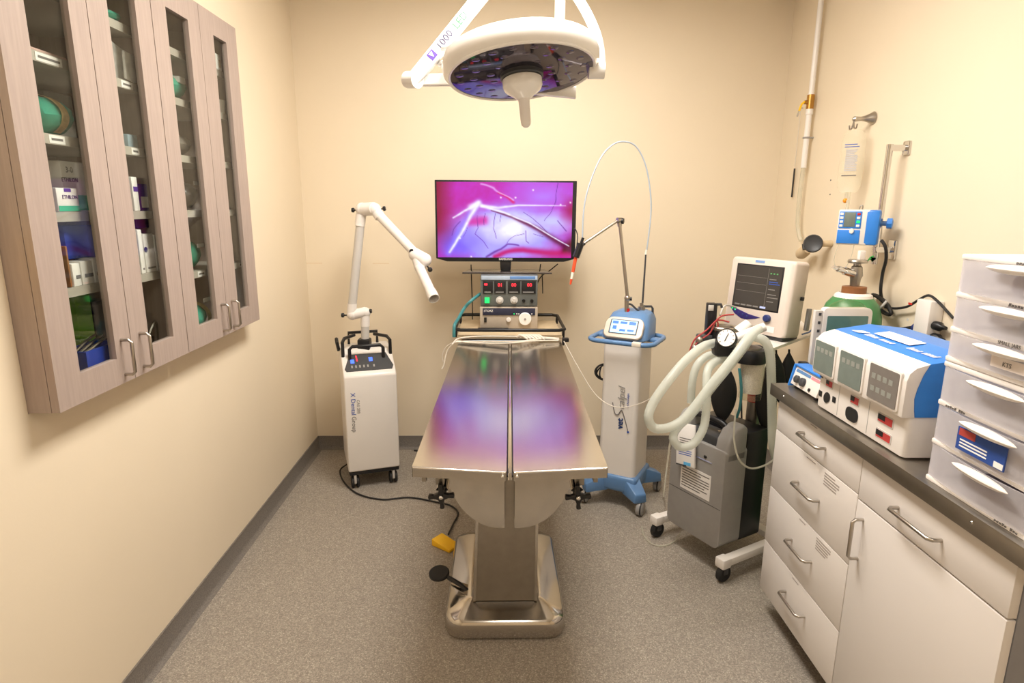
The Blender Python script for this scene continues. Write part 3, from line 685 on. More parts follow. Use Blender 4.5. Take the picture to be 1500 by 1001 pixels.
for s_, px in (('01', 729), ('00', 749), ('00', 772)):
    text(s_, .026, U(px, 420)+Vector((0, -.0025, 0)), X3, Z3, LEDR, t, 'led_digits')
MB().box(U(709.5, 418)-Vector((0, .003, 0)), U(714, 415.5)+Vector((0, .001, 0))).make('bar_led', LEDR, t)
p = panel(710, 436, 717, 444, LEDG, 'power_switch', t, .006)
for px in (732, 753):
    p = U(px, 440); k = MB().lathe([(.020, 0), (.020, .003), (.012, .004), (.012, .016), (.010, .018), (.001, .018)], (p.x, yd+.003, p.z), (0, -1, 0), 24).make('knob', LGREY, t)
for px, m in ((767, BLACK), (779, BLACK)):
    p = U(px, 441); MB().lathe([(.009, 0), (.009, .006), (.006, .006), (.006, .002), (.001, .002)], (p.x, yd+.003, p.z), (0, -1, 0), 16).make('socket', m, t)
cab('insufflation_tube', 'teal rubber tube curving from grey unit to the cart rail', [U(703, 433)+Vector((-.0, .06, 0)), U(690, 441), U(680, 452), ay((672, 466), 3.12), ay((666, 476), 3.03), ay((665, 486), 3.012), ay((665, 494), 3.01)], .0085, TEAL, 'tube')

def tv_picture(u, v):
    # endoscopic view: magenta field, pale lilac tissue, white strands, dark vessels
    def seg(pts, w0, w1):
        best = 9
        L = len(pts)-1
        for i in range(L):
            (ax, ay_), (bx_, by) = pts[i], pts[i+1]; dx, dy = (bx_-ax)*1.75, by-ay_
            px, py = (u-ax)*1.75, v-ay_; q = max(0, min(1, (px*dx+py*dy)/(dx*dx+dy*dy+1e-9)))
            d = math.hypot(px-q*dx, py-q*dy); w = w0+(w1-w0)*(i+q)/L
            best = min(best, d/w)
        return math.exp(-best**2*1.2)
    def mixc(a, b, k): return tuple(x+(y-x)*max(0, min(1, k)) for x, y in zip(a, b))
    def hsh(a, b): q = math.sin(a*127.1+b*311.7)*43758.5453; return q-math.floor(q)
    def vn(x, y):
        ix, iy = math.floor(x), math.floor(y); fx, fy = x-ix, y-iy; fx = fx*fx*(3-2*fx); fy = fy*fy*(3-2*fy)
        return (hsh(ix, iy)*(1-fx)+hsh(ix+1, iy)*fx)*(1-fy)+(hsh(ix, iy+1)*(1-fx)+hsh(ix+1, iy+1)*fx)*fy
    n1 = vn(u*5+3, v*3.2+1); n2 = vn(u*14, v*9); n3 = vn(u*42+v*9, v*26-u*6)
    wu = (vn(u*11+5, v*8)-.5)*.05; u0, v0 = u, v; u = u+wu*.5; v = v+(vn(u*9, v*9+4)-.5)*.05
    fib = .6*n2+.4*n3
    c = mixc((.72, .08, .50), (.74, .20, .80), n1*.9+.2*(n3-.5))
    c = mixc(c, (.70, .46, .95), (1.05-math.hypot((u-.78)*1.2, (v-.20)*1.2)/.42)*(.5+.6*n1))
    c = mixc(c, (.66, .62, 1.0), (1-math.hypot((u-.50)*1.02, (v-.70)*1.15)/.56)*2.4*(.75+.45*fib))
    c = mixc(c, (.93, .92, 1.0), (1-math.hypot((u-.54)*1.2, (v-.60)*1.5)/.38)*1.3*(.6+.6*fib))
    c = mixc(c, (.76, .74, 1.0), (1-math.hypot((u-.86)*1.4, (v-.52)*2)/.33)*1.3*(.7+.5*n2))
    c = mixc(c, (.46, .36, .96), (1-math.hypot((u-.13)*1.7, (v-.82)*1.2)/.42)*1.1*(.6+.6*n2))
    c = mixc(c, (.55, .07, .25), max(0, (.15-u)/.15)*max(0, 1-max(0, v-.5)*2.2)*1.1)
    c = mixc(c, (.62, .10, .32), max(0, (u-.90)/.1)*max(0, 1-abs(v-.36)/.22))
    c = mixc(c, (.82, .08, .55), seg([(.24, .52), (.36, .50)], .07, .05)*.75)
    c = mixc(c, (.74, .06, .42), seg([(.42, .98), (.52, .93), (.64, .89), (.80, .93), (1.0, .92)], .03, .075)*.95)
    c = mixc(c, (.33, .07, .10), seg([(.95, .88), (1.02, .82)], .05, .12)*.95)
    for pts, w in (([(.30, .45), (.31, .6), (.29, .7), (.38, .88)], .004), ([(.43, .42), (.41, .62), (.43, .74)], .004), ([(.9, .02), (.86, .3), (.8, .5)], .005), ([(.52, .80), (.58, .7), (.64, .66)], .004), ([(.65, .40), (.78, .58), (.88, .72)], .004), ([(.1, .7), (.11, .62), (.16, .52)], .005), ([(.6, .83), (.52, .82), (.48, .89), (.36, .97)], .013), ([(.65, .62), (.66, .75), (.68, .78)], .006), ([(.9, .5), (.96, .62)], .005), ([(.36, .42), (.35, .55)], .004), ([(.47, .44), (.46, .52)], .004), ([(.22, .6), (.2, .72)], .004), ([(.72, .66), (.8, .71)], .004)):
        c = mixc(c, (.34, .10, .52), seg(pts, w, w)*.8)
    c = mixc(c, (.85, .06, .36), seg([(.46, .12), (.52, .20), (.57, .28)], .022, .022)*.8)
    c = mixc(c, (.88, .70, .96), seg([(.32, .02), (.42, .06), (.50, .16), (.57, .25)], .014, .012)*.8)
    u, v = u0+wu*.15, v0
    c = mixc(c, (.55, .50, 1.0), seg([(.31, .28), (.22, .47), (.14, .72), (.08, .95)], .05, .04)*.6)
    c = mixc(c, (.36, .05, .25), seg([(.40, .37), (.56, .455), (.75, .615), (.99, .885)], .008, .05)*.9)
    for pts, a0, b0 in (([(.30, .29), (.245, .45), (.17, .70), (.09, .93)], .034, .016), ([(.29, .30), (.2, .38), (.12, .47)], .022, .010), ([(.33, .31), (.45, .335), (.60, .30), (.95, .30)], .026, .005), ([(.33, .31), (.5, .40), (.68, .53), (.98, .84)], .020, .007), ([(.25, .33), (.31, .27)], .045, .04)):
        c = mixc(c, (.93, .92, 1.0), seg(pts, a0, b0)*(.8+.3*n3))
    for sx, sy in ((.47, .2), (.58, .2), (.71, .1), (.91, .29), (.25, .99), (.17, .74), (.985, .26)):
        c = mixc(c, (1, 1, 1), math.exp(-((u-sx)**2*3+(v-sy)**2)/.00012))
    return c
def television():
    yt = 3.33; A = lambda x, y: ay((x, y), yt)
    tl, br = A(636.5, 263.5), A(842, 384)
    x0, x1, z0, z1 = tl.x, br.x, br.z, tl.z; xm = (x0+x1)/2
    t = thing('television', 'flat screen television showing a magenta endoscopic picture', 'television', (xm, yt+.04, U(746, 403).z))
    b = MB(); b.prism([(x0, z1), (x1, z1), (x1, z0+.016), (x1-.06, z0), (x0+.06, z0), (x0, z0+.016)][::-1], 'y', yt, yt+.03, .003); b.box((x0+.1, yt+.03, z0+.06), (x1-.1, yt+.06, z1-.08), .01); b.make('casing', BLACK, t)
    sx0, sx1, sz0, sz1 = A(640, 300).x, A(838.5, 300).x, A(740, 377.5).z, A(740, 267).z
    M = Matrix.Translation(((sx0+sx1)/2, yt-.0012, sz0))
    img_grid('screen', tv_picture, 200, 112, M, sx1-sx0, sz1-sz0, vcol_emit('endoscope_picture', .92), t)
    text('SAMSUNG', .016, (xm, yt-.0008, z0+.009), X3, Z3, LGREY, t, align='CENTER', bold=.0005)
    zb = U(746, 403).z; n0 = A(745, 388)
    b = MB(); b.prism([(xm-.032, z0+.02), (xm+.032, z0+.02), (xm+.028, zb+.008), (xm-.028, zb+.008)], 'y', yt+.005, yt+.035, .006); b.make('stand_neck', BLACK, t)
    p0, p1 = A(684, 401).x, A(801, 401).x
    MB().prism([(p0-.02, 3.235), (p1+.02, 3.235), (p1-.01, 3.42), (p0+.01, 3.42)], 'z', zb+.001, zb+.009, .002).make('stand_base', mat('smoked_stand', '#3a3431', .1, coat=.5), t)
television()
for pts, lab in (([ay((690, 388), 3.39), ay((691, 420), 3.45), ay((692, 450), 3.46), (-.16, 3.47, .90)], 'black lead hanging left below the television'), ([ay((792, 387), 3.44), ay((791, 396), 3.44), ay((794, 402), 3.45), ay((795, 430), 3.5)], 'black lead hanging right below the television'), ([ay((817, 387), 3.40), ay((806, 396), 3.44), ay((790, 409), 3.49), ay((780, 440), 3.5)], 'slanting black lead from television to grey unit')):
    cab('television_lead', lab, pts, .003, BLACKR)

# ================================================================ SURGICAL LASER (vetScalpel tower)
def laser():
    e1 = Vector((.87, -.493, 0)); FR = Vector((.719, 2.905, 0))
    M = frame((.66, 3.05, 0), e1)            # origin under the column's middle
    t = thing('laser_tower', 'white and blue laser tower right of the steel table', 'medical unit', (.66, 3.05, 0))
    w, d = .1, .115                            # half sizes of the column
    b = MB(M); b.ring_loft([[Vector((p[0], p[1], z)) for p in rr(-w*s, w*s, -d*s, d*s, .025, 4)] for z, s in ((.15, 1.0), (.5, .98), (.885, .97))]); b.make('column', WHITE, t)
    # cross-shaped blue foot: centre block and four sloping arms
    MB(M).box((-.115, -.13, .085), (.115, .13, .175), .02, 3).make('foot_block', STEELBLUE, t)
    for sx in (-1, 1):
        for sy in (-1, 1):
            b = MB(M); c = Vector((sx*.07, sy*.08, 0)); e = Vector((sx*.155, sy*.165, 0)); n = Vector((-(e-c).y, (e-c).x, 0)).normalized()
            b.ring_loft([[c+n*.05+Z3*.08, c-n*.05+Z3*.08, c-n*.045+Z3*.17, c+n*.045+Z3*.17], [e+n*.036+Z3*.07, e-n*.036+Z3*.07, e-n*.03+Z3*.118, e+n*.03+Z3*.118]])
            bmesh.ops.bevel(b.bm, geom=b.bm.edges[:], offset=.008, segments=2, profile=.5, affect='EDGES'); b.make('foot_arm', STEELBLUE, t)
            k = MB(M)
            q = Vector((sx*.15, sy*.16+.01, .037))
            k.lathe([(.001, -.018), (.028, -.018), (.036, -.012), (.037, .0), (.036, .012), (.028, .018), (.001, .018)], q, (1, 0, 0), 22); cw = k.make('caster', GREY, t)
            MB(M).torus(q+Vector((.008, 0, 0)), .033, .0055, (1, 0, 0), 24, 6).make('tyre', BLACKR, cw)
    # console head
    b = MB(M); rings = []
    for z, s, oy in ((.885, .9, 0), (.895, 1.04, 0), (.915, 1.04, .008), (.94, 1.0, .026), (.975, .95, .047), (1.01, .8, .06), (1.022, .55, .062)):
        rings.append([Vector((p[0], p[1]+oy, z)) for p in rr(-.115*s, .115*s, -.11*s, .10*s, .05*s, 4)])
    b.ring_loft(rings); b.make('console', STEELBLUE, t)
    # tilted silver fascia with lit display
    up = Vector((0, .55, .83)); n = Vector((0, -.83, .55)); o = Vector((0, -.117, .9))
    def fp(u, v, h=0): return o+Vector((u, 0, 0))+up*v+n*h
    ol = rr(-.10, .10, 0, .115, (.03, .03, .04, .04), 5)
    b = MB(M); b.ring_loft([[fp(u*.97, v, -.02) for u, v in ol], [fp(u, v, .006) for u, v in ol], [fp(u*.96, .004+v*.94, .010) for u, v in ol]]); fa = b.make('fascia', mat('silver_fascia', '#c9bcae', .35, .4), t)
    b = MB(M); ol = rr(-.072, .072, .022, .1, .003, 2); b.ring_loft([[fp(u, v, .008) for u, v in ol], [fp(u, v, .0112) for u, v in ol]]); b.make('bezel', DGREY, fa)
    b = MB(M); ol = rr(-.066, .066, .027, .095, .002, 2); b.ring_loft([[fp(u, v, .009) for u, v in ol], [fp(u, v, .0122) for u, v in ol]]); sc = b.make('display', LCDB, fa)
    for u0, u1, v0, v1 in ((-.06, -.03, .075, .09), (-.02, .015, .076, .089), (.025, .06, .074, .091), (-.055, -.035, .045, .064), (-.018, .012, .036, .048), (.022, .055, .038, .048)):
        b = MB(M); b.ring_loft([[fp(u, v, h) for u, v in ((u0, v0), (u1, v0), (u1, v1), (u0, v1))] for h in (.0120, .0128)]); b.make('display_icon', LCDBD, sc)
    # rail loop
    MB(M).tube([Vector((p[0], p[1], .889)) for p in rr(-.165, .165, -.165, .11, .06, 5)], .012, 10, smooth=False, closed=True).make('handle_loop', STEELBLUE, t)
    for s in (-1, 1): MB(M).box((s*.10-.02 if s > 0 else -.165, -.03, .880), (.165 if s > 0 else -.08, .03, .897), .004).make('loop_bracket', STEELBLUE, t)
    MB(M).box((-.02+.09, -.178, .880), (.115, -.150, .902), .003).make('loop_tape', CABLEW, t)
    # logo, reading upwards on the front
    ex = -(M.to_3x3() @ X3); F = lambda u, z: M @ Vector((u, -d*1.0-.0006, z))
    text('vet', .045, F(.026, .43), Z3, ex, mat('navy_print', '#233f77', .5), t, bold=.0012); text('calpel', .052, F(.03, .535), Z3, ex, GREY, t, shear=.25)
    text('by Aesculight', .014, F(.052, .55), Z3, ex, BLUEINK, t)
    sw = MB(M); sw.tube([(-.032, -d-.001, .565), (-.018, -d-.001, .51), (.0, -d-.001, .505), (.018, -d-.001, .53), (.038, -d-.001, .48), (.055, -d-.001, .425)], .0022, 6); sw.make('logo_swash', INK, t)
    MB(M).lathe([(.001, 0), (.006, 0), (.006, .001), (.001, .001)], (.056, -d-.001, .42), (0, -1, 0), 12).make('logo_dot', BLUEINK, t)
    # fittings on top
    yl = 3.06; A = lambda x, y, dy=0: ay((x, y), yl+dy)
    b = MB(); b.cyl(A(918, 457), A(918, 440), .011); st = b.make('arm_base', NICKEL, t)
    MB().cyl(A(919, 459), A(919, 452), .012).make('emergency_button', RED, t)
    MB().sphere(A(919, 437), .016, n=14).make('ball_joint', NICKEL, t)
    MB().lathe([(.006, 0), (.010, .002), (.010, .016), (.001, .016)], A(921, 438), (1, -.2, .1), 12).make('joint_knob', BLACK, t)
    MB().cyl(A(919, 434), A(908, 330), .0085, .0075, n=14).make('lower_arm', NICKEL, t)
    b = MB(); b.cyl(A(904, 323, -.005), A(911, 323, .005), .014); b.cyl(A(908, 332), A(907, 322), .011); b.make('elbow', NICKEL, t)
    MB().lathe([(.010, 0), (.014, .003), (.014, .013), (.001, .013)], A(910, 324), (1, -.5, 0), 12).make('elbow_knob', BLACK, t)
    MB().cyl(A(904, 324), A(855, 357, -.05), .0065, n=12).make('upper_arm', NICKEL, t)
    hb, he = A(851, 357, -.06), A(843.5, 377, -.06); dd = (he-hb).normalized()
    b = MB(); b.cyl(hb, he, .017, n=8); b.cyl(hb-dd*.03, hb, .007); b.cyl(A(856, 357, -.05), hb+dd*.02, .008); b.make('handpiece_holder', BLACK, t)
    tip = A(835.5, 417, -.07)
    b = MB(); b.cyl(he, he+(tip-he)*.55, .009, .008, n=12); hp = b.make('handpiece', ORANGE, t)
    MB().cyl(he+(tip-he)*.55, he+(tip-he)*.8, .0078, .0065, n=12).make('clear_sleeve', CABLEW, hp)
    MB().cyl(he+(tip-he)*.8, tip, .0065, .004, n=12).make('tip', ORANGE, hp)
    MB().tube([hb-dd*.02, A(855, 310, -.06), A(862, 275, -.05), A(878, 235, -.03), (A(895, 214, -.01)), A(913, 207.5, 0), A(932, 215, .02), A(946, 243, .03), A(953, 285, .04), A(953, 320, .04), A(947, 370, .04)], .0036, 8).make('laser_fibre', mat('pale_fibre', '#a9b4c0', .4), t)
    MB().cyl(A(947, 366, .04), A(946, 373, .04), .006).make('fibre_joint', CABLEW, t)
    MB().cyl(A(946, 373, .04), A(941, 448, .04), .0042, .0052, n=10).make('fibre_mast', DGREY, t)
    b = MB(); b.cyl(A(940, 460, .03), A(940, 449, .03), .017); b.cyl(A(940, 450, .03), A(940, 444, .03), .009); b.make('mast_socket', NICKEL, t)
    b = MB(); b.tube([A(942, 449, .03), A(954, 449, .03), A(956, 452, .03), A(956, 464, .03)], .006, 8, smooth=False); b.make('side_valve', DGREY, t)
    b = MB(); b.tube([A(916, 446), A(924, 446), A(931, 452), A(936, 456)], .005, 8); b.make('hose_link', DGREY, t)
    MB().tube([A(845, 360, -.06), A(846, 345, -.05), A(843, 336, .0), A(841, 335, .05)], .0025, 6).make('holder_cable', BLACKR, t)
laser()
b = MB()
c = Vector(ay((887, 545), 3.25))
pts = []
for i in range(40):
    a = i*.62; pts.append(c+Vector((.045*math.cos(a)*(1+.3*math.sin(i*.5)), .01*math.sin(i), .045*math.sin(a))))
b.tube(pts, .004, 6); tag(b.make('coiled_cable', BLACKR), 'black coiled cable hanging behind the laser tower', 'cable')

# ================================================================ SURGICAL LIGHT
def lamp():
    c = Vector(ay((764, 108), 2.1)); t = thing('surgical_light', 'white round surgical light on ceiling arms above the table', 'lamp', c)
    n = Matrix.Rotation(math.radians(-5.5), 3, 'Y') @ Matrix.Rotation(math.radians(-9.5), 3, 'X') @ Vector((0, 0, -1))   # the way it shines
    n.normalize(); R0 = .238
    MB().lathe([(R0-.012, -.004), (R0, 0), (R0+.012, -.012), (R0+.016, -.035), (R0+.006, -.062), (R0-.04, -.078), (.08, -.088), (.001, -.09)], c, n, 56, cap=False).make('housing', LAMPW, t)
    MB().lathe([(R0-.008, .001), (R0-.02, .002), (.001, .002)], c, n, 56, cap=False).make('lens', LENS, t)
    MB().torus(c+n*.0, R0-.004, .006, n, 56, 8).make('lens_rim', LAMPW, t)
    u = n.orthogonal().normalized(); v = n.cross(u)
    LEDW = mat('led_lens_dot', '#5c5466', .12, .8)
    for rad, k in ((.10, 10), (.155, 15), (.2, 20)):
        for i in range(k):
            a = 2*math.pi*i/k; p = c+(u*math.cos(a)+v*math.sin(a))*rad
            MB().lathe([(.014, .0), (.010, .0008), (.001, .001)], p+n*.0018, n, 12).make('led_lens', LEDW, t)
    MB().lathe([(.07, 0), (.07, .012), (.066, .016)], c+n*.001, n, 32).make('handle_seat', DGREY, t)
    h = MB().lathe([(.05, .010), (.064, .02), (.064, .04), (.058, .052), (.036, .068), (.022, .08), (.019, .082)], c, n, 32, cap=False).make('handle_collar', LAMPW, t)
    MB().lathe([(.02, .07), (.018, .09), (.0165, .15), (.015, .162), (.008, .169), (.001, .17)], c, n, 24).make('handle', WPLAST, h)
    A = lambda x, y, yy=2.1: ay((x, y), yy)
    # yoke on the right, pole, balance arm on the left
    pv = A(880, 103, 2.12)
    MB().cyl(A(862, 103, 2.12), A(885, 103, 2.12), .027, n=20).make('pivot', LAMPW, t)
    MB().tube([pv, A(879, 78, 2.14), A(873, 50, 2.17), A(860, 20, 2.21), A(843, -8, 2.26), A(822, -40, 2.32)], .0165, 12).make('yoke', LAMPW, t)
    top = A(822, -60, 2.35); pb = A(822, 48, 2.33)
    MB().cyl(Vector((top.x, top.y, CEIL)), Vector((top.x, top.y, pb.z)), .0185, n=20).make('pole', LAMPW, t)
    MB().lathe([(.10, 0), (.10, -.02), (.07, -.05), (.03, -.06)], (top.x, top.y, CEIL), Z3, 28).make('ceiling_flange', LAMPW, t)
    a0, a1 = A(607, 116, 2.28), A(712, -14, 2.32)
    d = (a1-a0).normalized(); s = Vector((0, -1, 0)); q = d.cross(s).normalized()
    b = MB(); b.ring_loft([[p+q*x+s*y for x, y in rr(-.024, .024, -.02, .02, .008, 3)] for p in (a0, a1, a1+(Vector((top.x-.02, top.y, a1.z+.16))-a1)*.98)]); arm = b.make('balance_arm', LAMPW, t)
    qq = q if q.z > 0 else -q; pt = a0+d*.075-q*0+s*.0205
    text('1000', .036, pt+s*.002+d*.056-qq*.012, d, qq, mat('violet_grey_print', '#332c4c', .6), arm, bold=.0003); text('LED', .036, pt+s*.002+d*.146-qq*.012, d, qq, mat('green_print', '#3f8a52', .6), arm, bold=.0003)
    b = MB(); m_ = pt+d*.012
    b.ring_loft([[m_+d*x+qq*y+s*z for x, y in ((0, -.014), (.028, -.014), (.028, .014), (.0, .014))] for z in (0, .0006)]); b.make('logo_mark', PURPLE, arm)
    b = MB(); b.ring_loft([[m_+d*x+qq*y+s*z for x, y in ((.006, .010), (.022, .010), (.014, -.008))] for z in (.0005, .0012)]); b.make('logo_triangle', PAPER, arm)
    MB().cyl(A(597, 117, 2.3), A(612, 117, 2.26), .028, n=18).make('arm_joint', LAMPW, t)
    b = MB(); b.ring_loft([[A(x, y, 2.3)+Vector((0, yy, zz)) for yy, zz in rr(-.015, .015, -.020, .020, .006, 3)] for x, y in ((600, 118), (660, 117), (760, 128), (843, 136))]); b.make('cross_bar', LAMPW, t)
    for y0, r in ((70, .012), (92, .012)):
        MB().cyl(A(645, y0+2, 2.31), A(672, y0-2, 2.16), r, n=14).make('link_bar', LAMPW, t)
lamp()
# ================================================================ ANAESTHESIA STAND, CONCENTRATOR, MONITOR
E1 = Vector((.48, -.877, 0)); E2 = Vector((.877, .48, 0))
CL, CR = Vector((.752, 2.638, 0)), Vector((.941, 2.281, 0))
def concentrator():
    o = Vector((.777, 2.585, 0)); M = frame(o, E1); W = .305
    t = thing('oxygen_concentrator', 'grey oxygen concentrator box with white label on the white wheeled base', 'medical unit', M @ Vector((W/2, .12, .115)))
    z0, zt = .118, .56
    b = MB(M); b.prism(rr(0, W, z0, zt, (.03, .03, .015, .015), 4), 'y', 0, .13, .012, 3); b.make('shell', GREY, t)
    MB(M).box((.004, -.0006, .30), (W-.004, .004, .302)).make('seam', DGREY, t)
    for x0, x1, lab in ((0, .075, 'l'), (W-.07, W, 'r')):
        b = MB(M); b.prism([(.0, .50), (.13, .50), (.13, .645), (.10, .665), (.05, .655), (.015, .60)], 'x', x0, x1, .016, 3); b.make('shoulder', GREY, t)
    # sloped control panel and black bar handle
    sl = Vector((0, .07, .09)); n = Vector((0, -.09, .07)).normalized(); oo = Vector((0, .0, .485))
    P = lambda u, v, h=0: oo+Vector((u, 0, 0))+sl*v+n*h
    b = MB(M); ol = [(.07, 0), (W-.068, 0), (W-.068, 1), (.07, 1)]; b.ring_loft([[P(u, v, -.03) for u, v in ol], [P(u, v, .004) for u, v in ol]]); pn = b.make('control_panel', mat('slate_panel', '#8487a0', .4), t)
    b = MB(M); ol = [(W-.115, .45), (W-.092, .45), (W-.092, .85), (W-.115, .85)]; b.ring_loft([[P(u, v, .003) for u, v in ol], [P(u, v, .009) for u, v in ol]]); b.make('switch', BLACK, pn)
    MB(M).lathe([(.011, 0), (.011, .008), (.006, .012), (.001, .012)], P(W-.105, .18, .004), n, 16).make('knob', BLACK, pn)
    MB(M).lathe([(.012, 0), (.012, .03), (.008, .034), (.008, .05), (.001, .052)], (W-.105, .075, .558), Z3, 14).make('outlet_fitting', NICKEL, t)
    b = MB(M); b.tube([(.05, .06, .63), (.09, .06, .655), (W-.09, .06, .655), (W-.04, .06, .63)], .014, 10); b.make('handle', BLACK, t)
    MB(M).box((.06, .02, .552), (W-.06, .125, .60), .008).make('handle_well', DGREY, t)
    MB(M).box((.015, .131, z0+.005), (W-.004, .27, .62), .012).make('back_shell', BLACK, t)
    lb = MB(M).box((.07, -.0012, .315), (.24, .001, .43)).make('instruction_label', PAPER, t); lines(lb, M, .078, .232, .325, .422, 8, y=-.0016)
    # booklet hanging over the panel on a cord
    R = M @ Matrix.Translation((.068, -.024, .43)) @ Matrix.Rotation(math.radians(-5), 4, 'X') @ Matrix.Rotation(math.radians(-9), 4, 'Y')
    bk = thing('hanging_booklet', 'white instruction booklet hanging on the grey concentrator', 'booklet', R @ Vector((.05, 0, 0)))
    MB(R).box((0, -.009, 0), (.105, 0, .185), .001).make('pages', PAPER, bk)
    MB(R).box((.045, -.0098, .004), (.085, -.0088, .018)).make('blue_mark', mat('cyan_print', '#5aa9d8', .6), bk)
    lines(bk, R, .015, .09, .045, .08, 4, BLUEINK, y=-.0095, name='blue_print'); lines(bk, R, .02, .09, .095, .125, 3, y=-.0095)
    MB(R).box((0, -.0098, -.002), (.06, .0005, .004)).make('dark_edge', DGREY, bk)
concentrator()
def stand():
    t = thing('anaesthesia_stand', 'anaesthesia machine on white wheeled stand with gauge and absorber', 'medical unit', (1.15, 2.63, 0))
    for c in (CL, CR):
        M = frame(c, E1)
        MB(M).box((-.02, -.015, .072), (.02, .38 if c is CR else .56, .108), .006).make('base_leg', WHITE, t)
        MB(M).box((-.024, -.03, .068), (.024, .02, .112), .006).make('leg_end', WHITE, t)
        for yy in (0, .34 if c is CR else .5):
            k = MB(M); k.lathe([(.001, -.014), (.03, -.014), (.036, -.009), (.036, .009), (.03, .014), (.001, .014)], (0, yy, .036), (1, 0, 0), 20); w_ = k.make('caster', BLACKR, t)
            MB(M).box((-.018, yy-.012, .036), (.018, yy+.012, .07), .003).make('caster_fork', DGREY, w_)
    mid = (CL+CR)/2; M = frame(mid, E1)
    MB(M).box((-.19, .33, .075), (.19, .38, .105), .005).make('cross_bar', WHITE, t)
    pb = M @ Vector((.05, .355, 0)); px, py = pb.x, pb.y
    MB().box((px-.02, py-.02, .1), (px+.02, py+.02, .945), .006).make('post', WHITE, t)
    MB().cyl((px-.05, py-.012, .105), (px-.05, py-.012, .70), .03, n=20).make('steel_tank', STEELD, t)
    MB().cyl((px-.05, py-.012, .70), (px-.05, py-.012, .735), .031, n=20).make('tank_collar', RED, t)
    # top shelf
    a, c_, d = az((1112, 487), .95), az((1128, 512), .95), az((1193, 488), .95); f = a+(d-c_)
    b = MB(); b.ring_loft([[Vector((p.x, p.y, z)) for p in (a, c_, d, f)] for z in (.938, .950)]); b.make('top_shelf', WHITE, t)
    A = lambda x, y, yy=2.45: ay((x, y), yy)
    # absorber
    c0, c1 = A(1098, 584), A(1098, 528); r = .050
    MB().lathe([(.001, 0), (.044, 0), (.046, .004), (.052, c1.z-c0.z), (.05, c1.z-c0.z)], c0, Z3, 28, cap=False).make('absorber_canister', CLEAR, t)
    MB().lathe([(.001, .03), (.043, .03), (.048, c1.z-c0.z-.004), (.001, c1.z-c0.z-.004)], c0, Z3, 28).make('absorbent_granules', mat('white_granules', '#f2e9e4', .9, var=.15, scale=220, bump=.8), t)
    MB().lathe([(.04, 0), (.066, .004), (.07, .02), (.07, .045), (.064, .058), (.03, .066)], A(1097, 531), Z3, 30).make('absorber_head', BLACK, t)
    MB().lathe([(.05, 0), (.05, .012), (.02, .018)], A(1096, 512), Z3, 24).make('head_plate', STEELD, t)
    MB().box(A(1072, 530)+Vector((0, .03, 0)), A(1125, 510)+Vector((0, .07, 0)), .01).make('manifold_arm', BLACK, t)
    # gauge
    g = A(1064, 495, 2.27); nd = (CAM-g).normalized(); nd = (nd+Vector((-.25, 0, .25))).normalized()
    MB().lathe([(.02, -.045), (.036, -.035), (.038, 0), (.035, .004), (.033, .0)], g, nd, 28, cap=True).make('gauge_body', BLACK, t)
    gf = MB().lathe([(.033, 0.001), (.001, .0012)], g, nd, 28, cap=False).make('gauge_face', PAPER, t)
    gu = nd.cross(Z3).normalized()*-1; gv = nd.cross(gu)*-1
    if gv.z < 0: gv = -gv
    MB().tube([g+nd*.003-gv*.014-gu*.004, g+nd*.003+gv*.018+gu*.006], .0013, 6, smooth=False).make('needle', BLACK, gf)
    for k in range(9):
        an = math.radians(-130+260*k/8); dv = gv*math.cos(an)+gu*math.sin(an); MB().tube([g+nd*.0025+dv*.024, g+nd*.0025+dv*.03], .0009, 5, smooth=False).make('tick', INK, gf)
    MB().box(g+Vector((-.025, .03, -.085)), g+Vector((.045, .09, -.02)), .012).make('valve_block', BLACK, t)
    # vaporiser ring, dark head
    v0 = A(1060, 483, 2.52); MB().lathe([(.05, 0), (.054, .004), (.054, .012), (.05, .016), (.044, .012), (.044, .004)], v0, Z3, 30).make('chrome_ring', NICKEL, t)
    MB().lathe([(.035, -.09), (.046, -.085), (.046, .0), (.001, .004)], v0, Z3, 24).make('vaporiser', BLACK, t)
    MB().box(v0+Vector((-.035, -.052, -.05)), v0+Vector((-.012, -.044, -.012)), .002).make('vaporiser_window', PAPER, t)
    # flowmeter
    f0 = A(1039, 490, 2.55); f1 = A(1041, 444, 2.55)
    MB().box((f0.x-.018, f0.y-.02, f0.z-.01), (f0.x+.02, f0.y+.02, f1.z), .004).make('flowmeter', BLACK, t)
    MB().box((f0.x-.02, f0.y-.024, f1.z-.03), (f0.x+.002, f0.y-.018, f1.z-.006), .001).make('flowmeter_plate', LGREY, t)
    MB().tube([(f0.x+.018, f0.y, f1.z-.006), (f0.x+.04, f0.y, f1.z-.006), (f0.x+.045, f0.y, f1.z-.02)], .006, 8, smooth=False).make('flowmeter_arm', DGREY, t)
    MB().box((f0.x-.05, f0.y-.03, f0.z-.05), (f0.x+.09, f0.y+.03, f0.z+.0), .008).make('flow_block', DGREY, t)
    for k, pts in enumerate(([(1075, 461), (1058, 463), (1047, 472), (1035, 484), (1018, 497), (1010, 515), (1008, 523)], [(1068, 472), (1050, 470), (1040, 488), (1026, 498), (1016, 508)], [(1050, 470), (1052, 476), (1049, 486)])):
        MB().tube([A(x, y, 2.5) for x, y in pts], .0035, 8).make('red_tube', mat('red_tubing', '#a83a3a', .4), t)
    MB().tube([A(1055, 462, 2.56), A(1062, 448, 2.62), A(1078, 450, 2.7)], .004, 8).make('grey_lead', LGREY, t)
    for x, y in ((1025, 498), (1018, 510), (1032, 505)):
        MB().sphere(A(x, y, 2.48), .014, n=10).make('metal_fitting', NICKEL, t)
    # wye
    b = MB(); b.cyl(A(1068, 500, 2.3), A(1120, 479, 2.3), .02, .017, n=14); b.make('hose_wye', WPLAST, t)
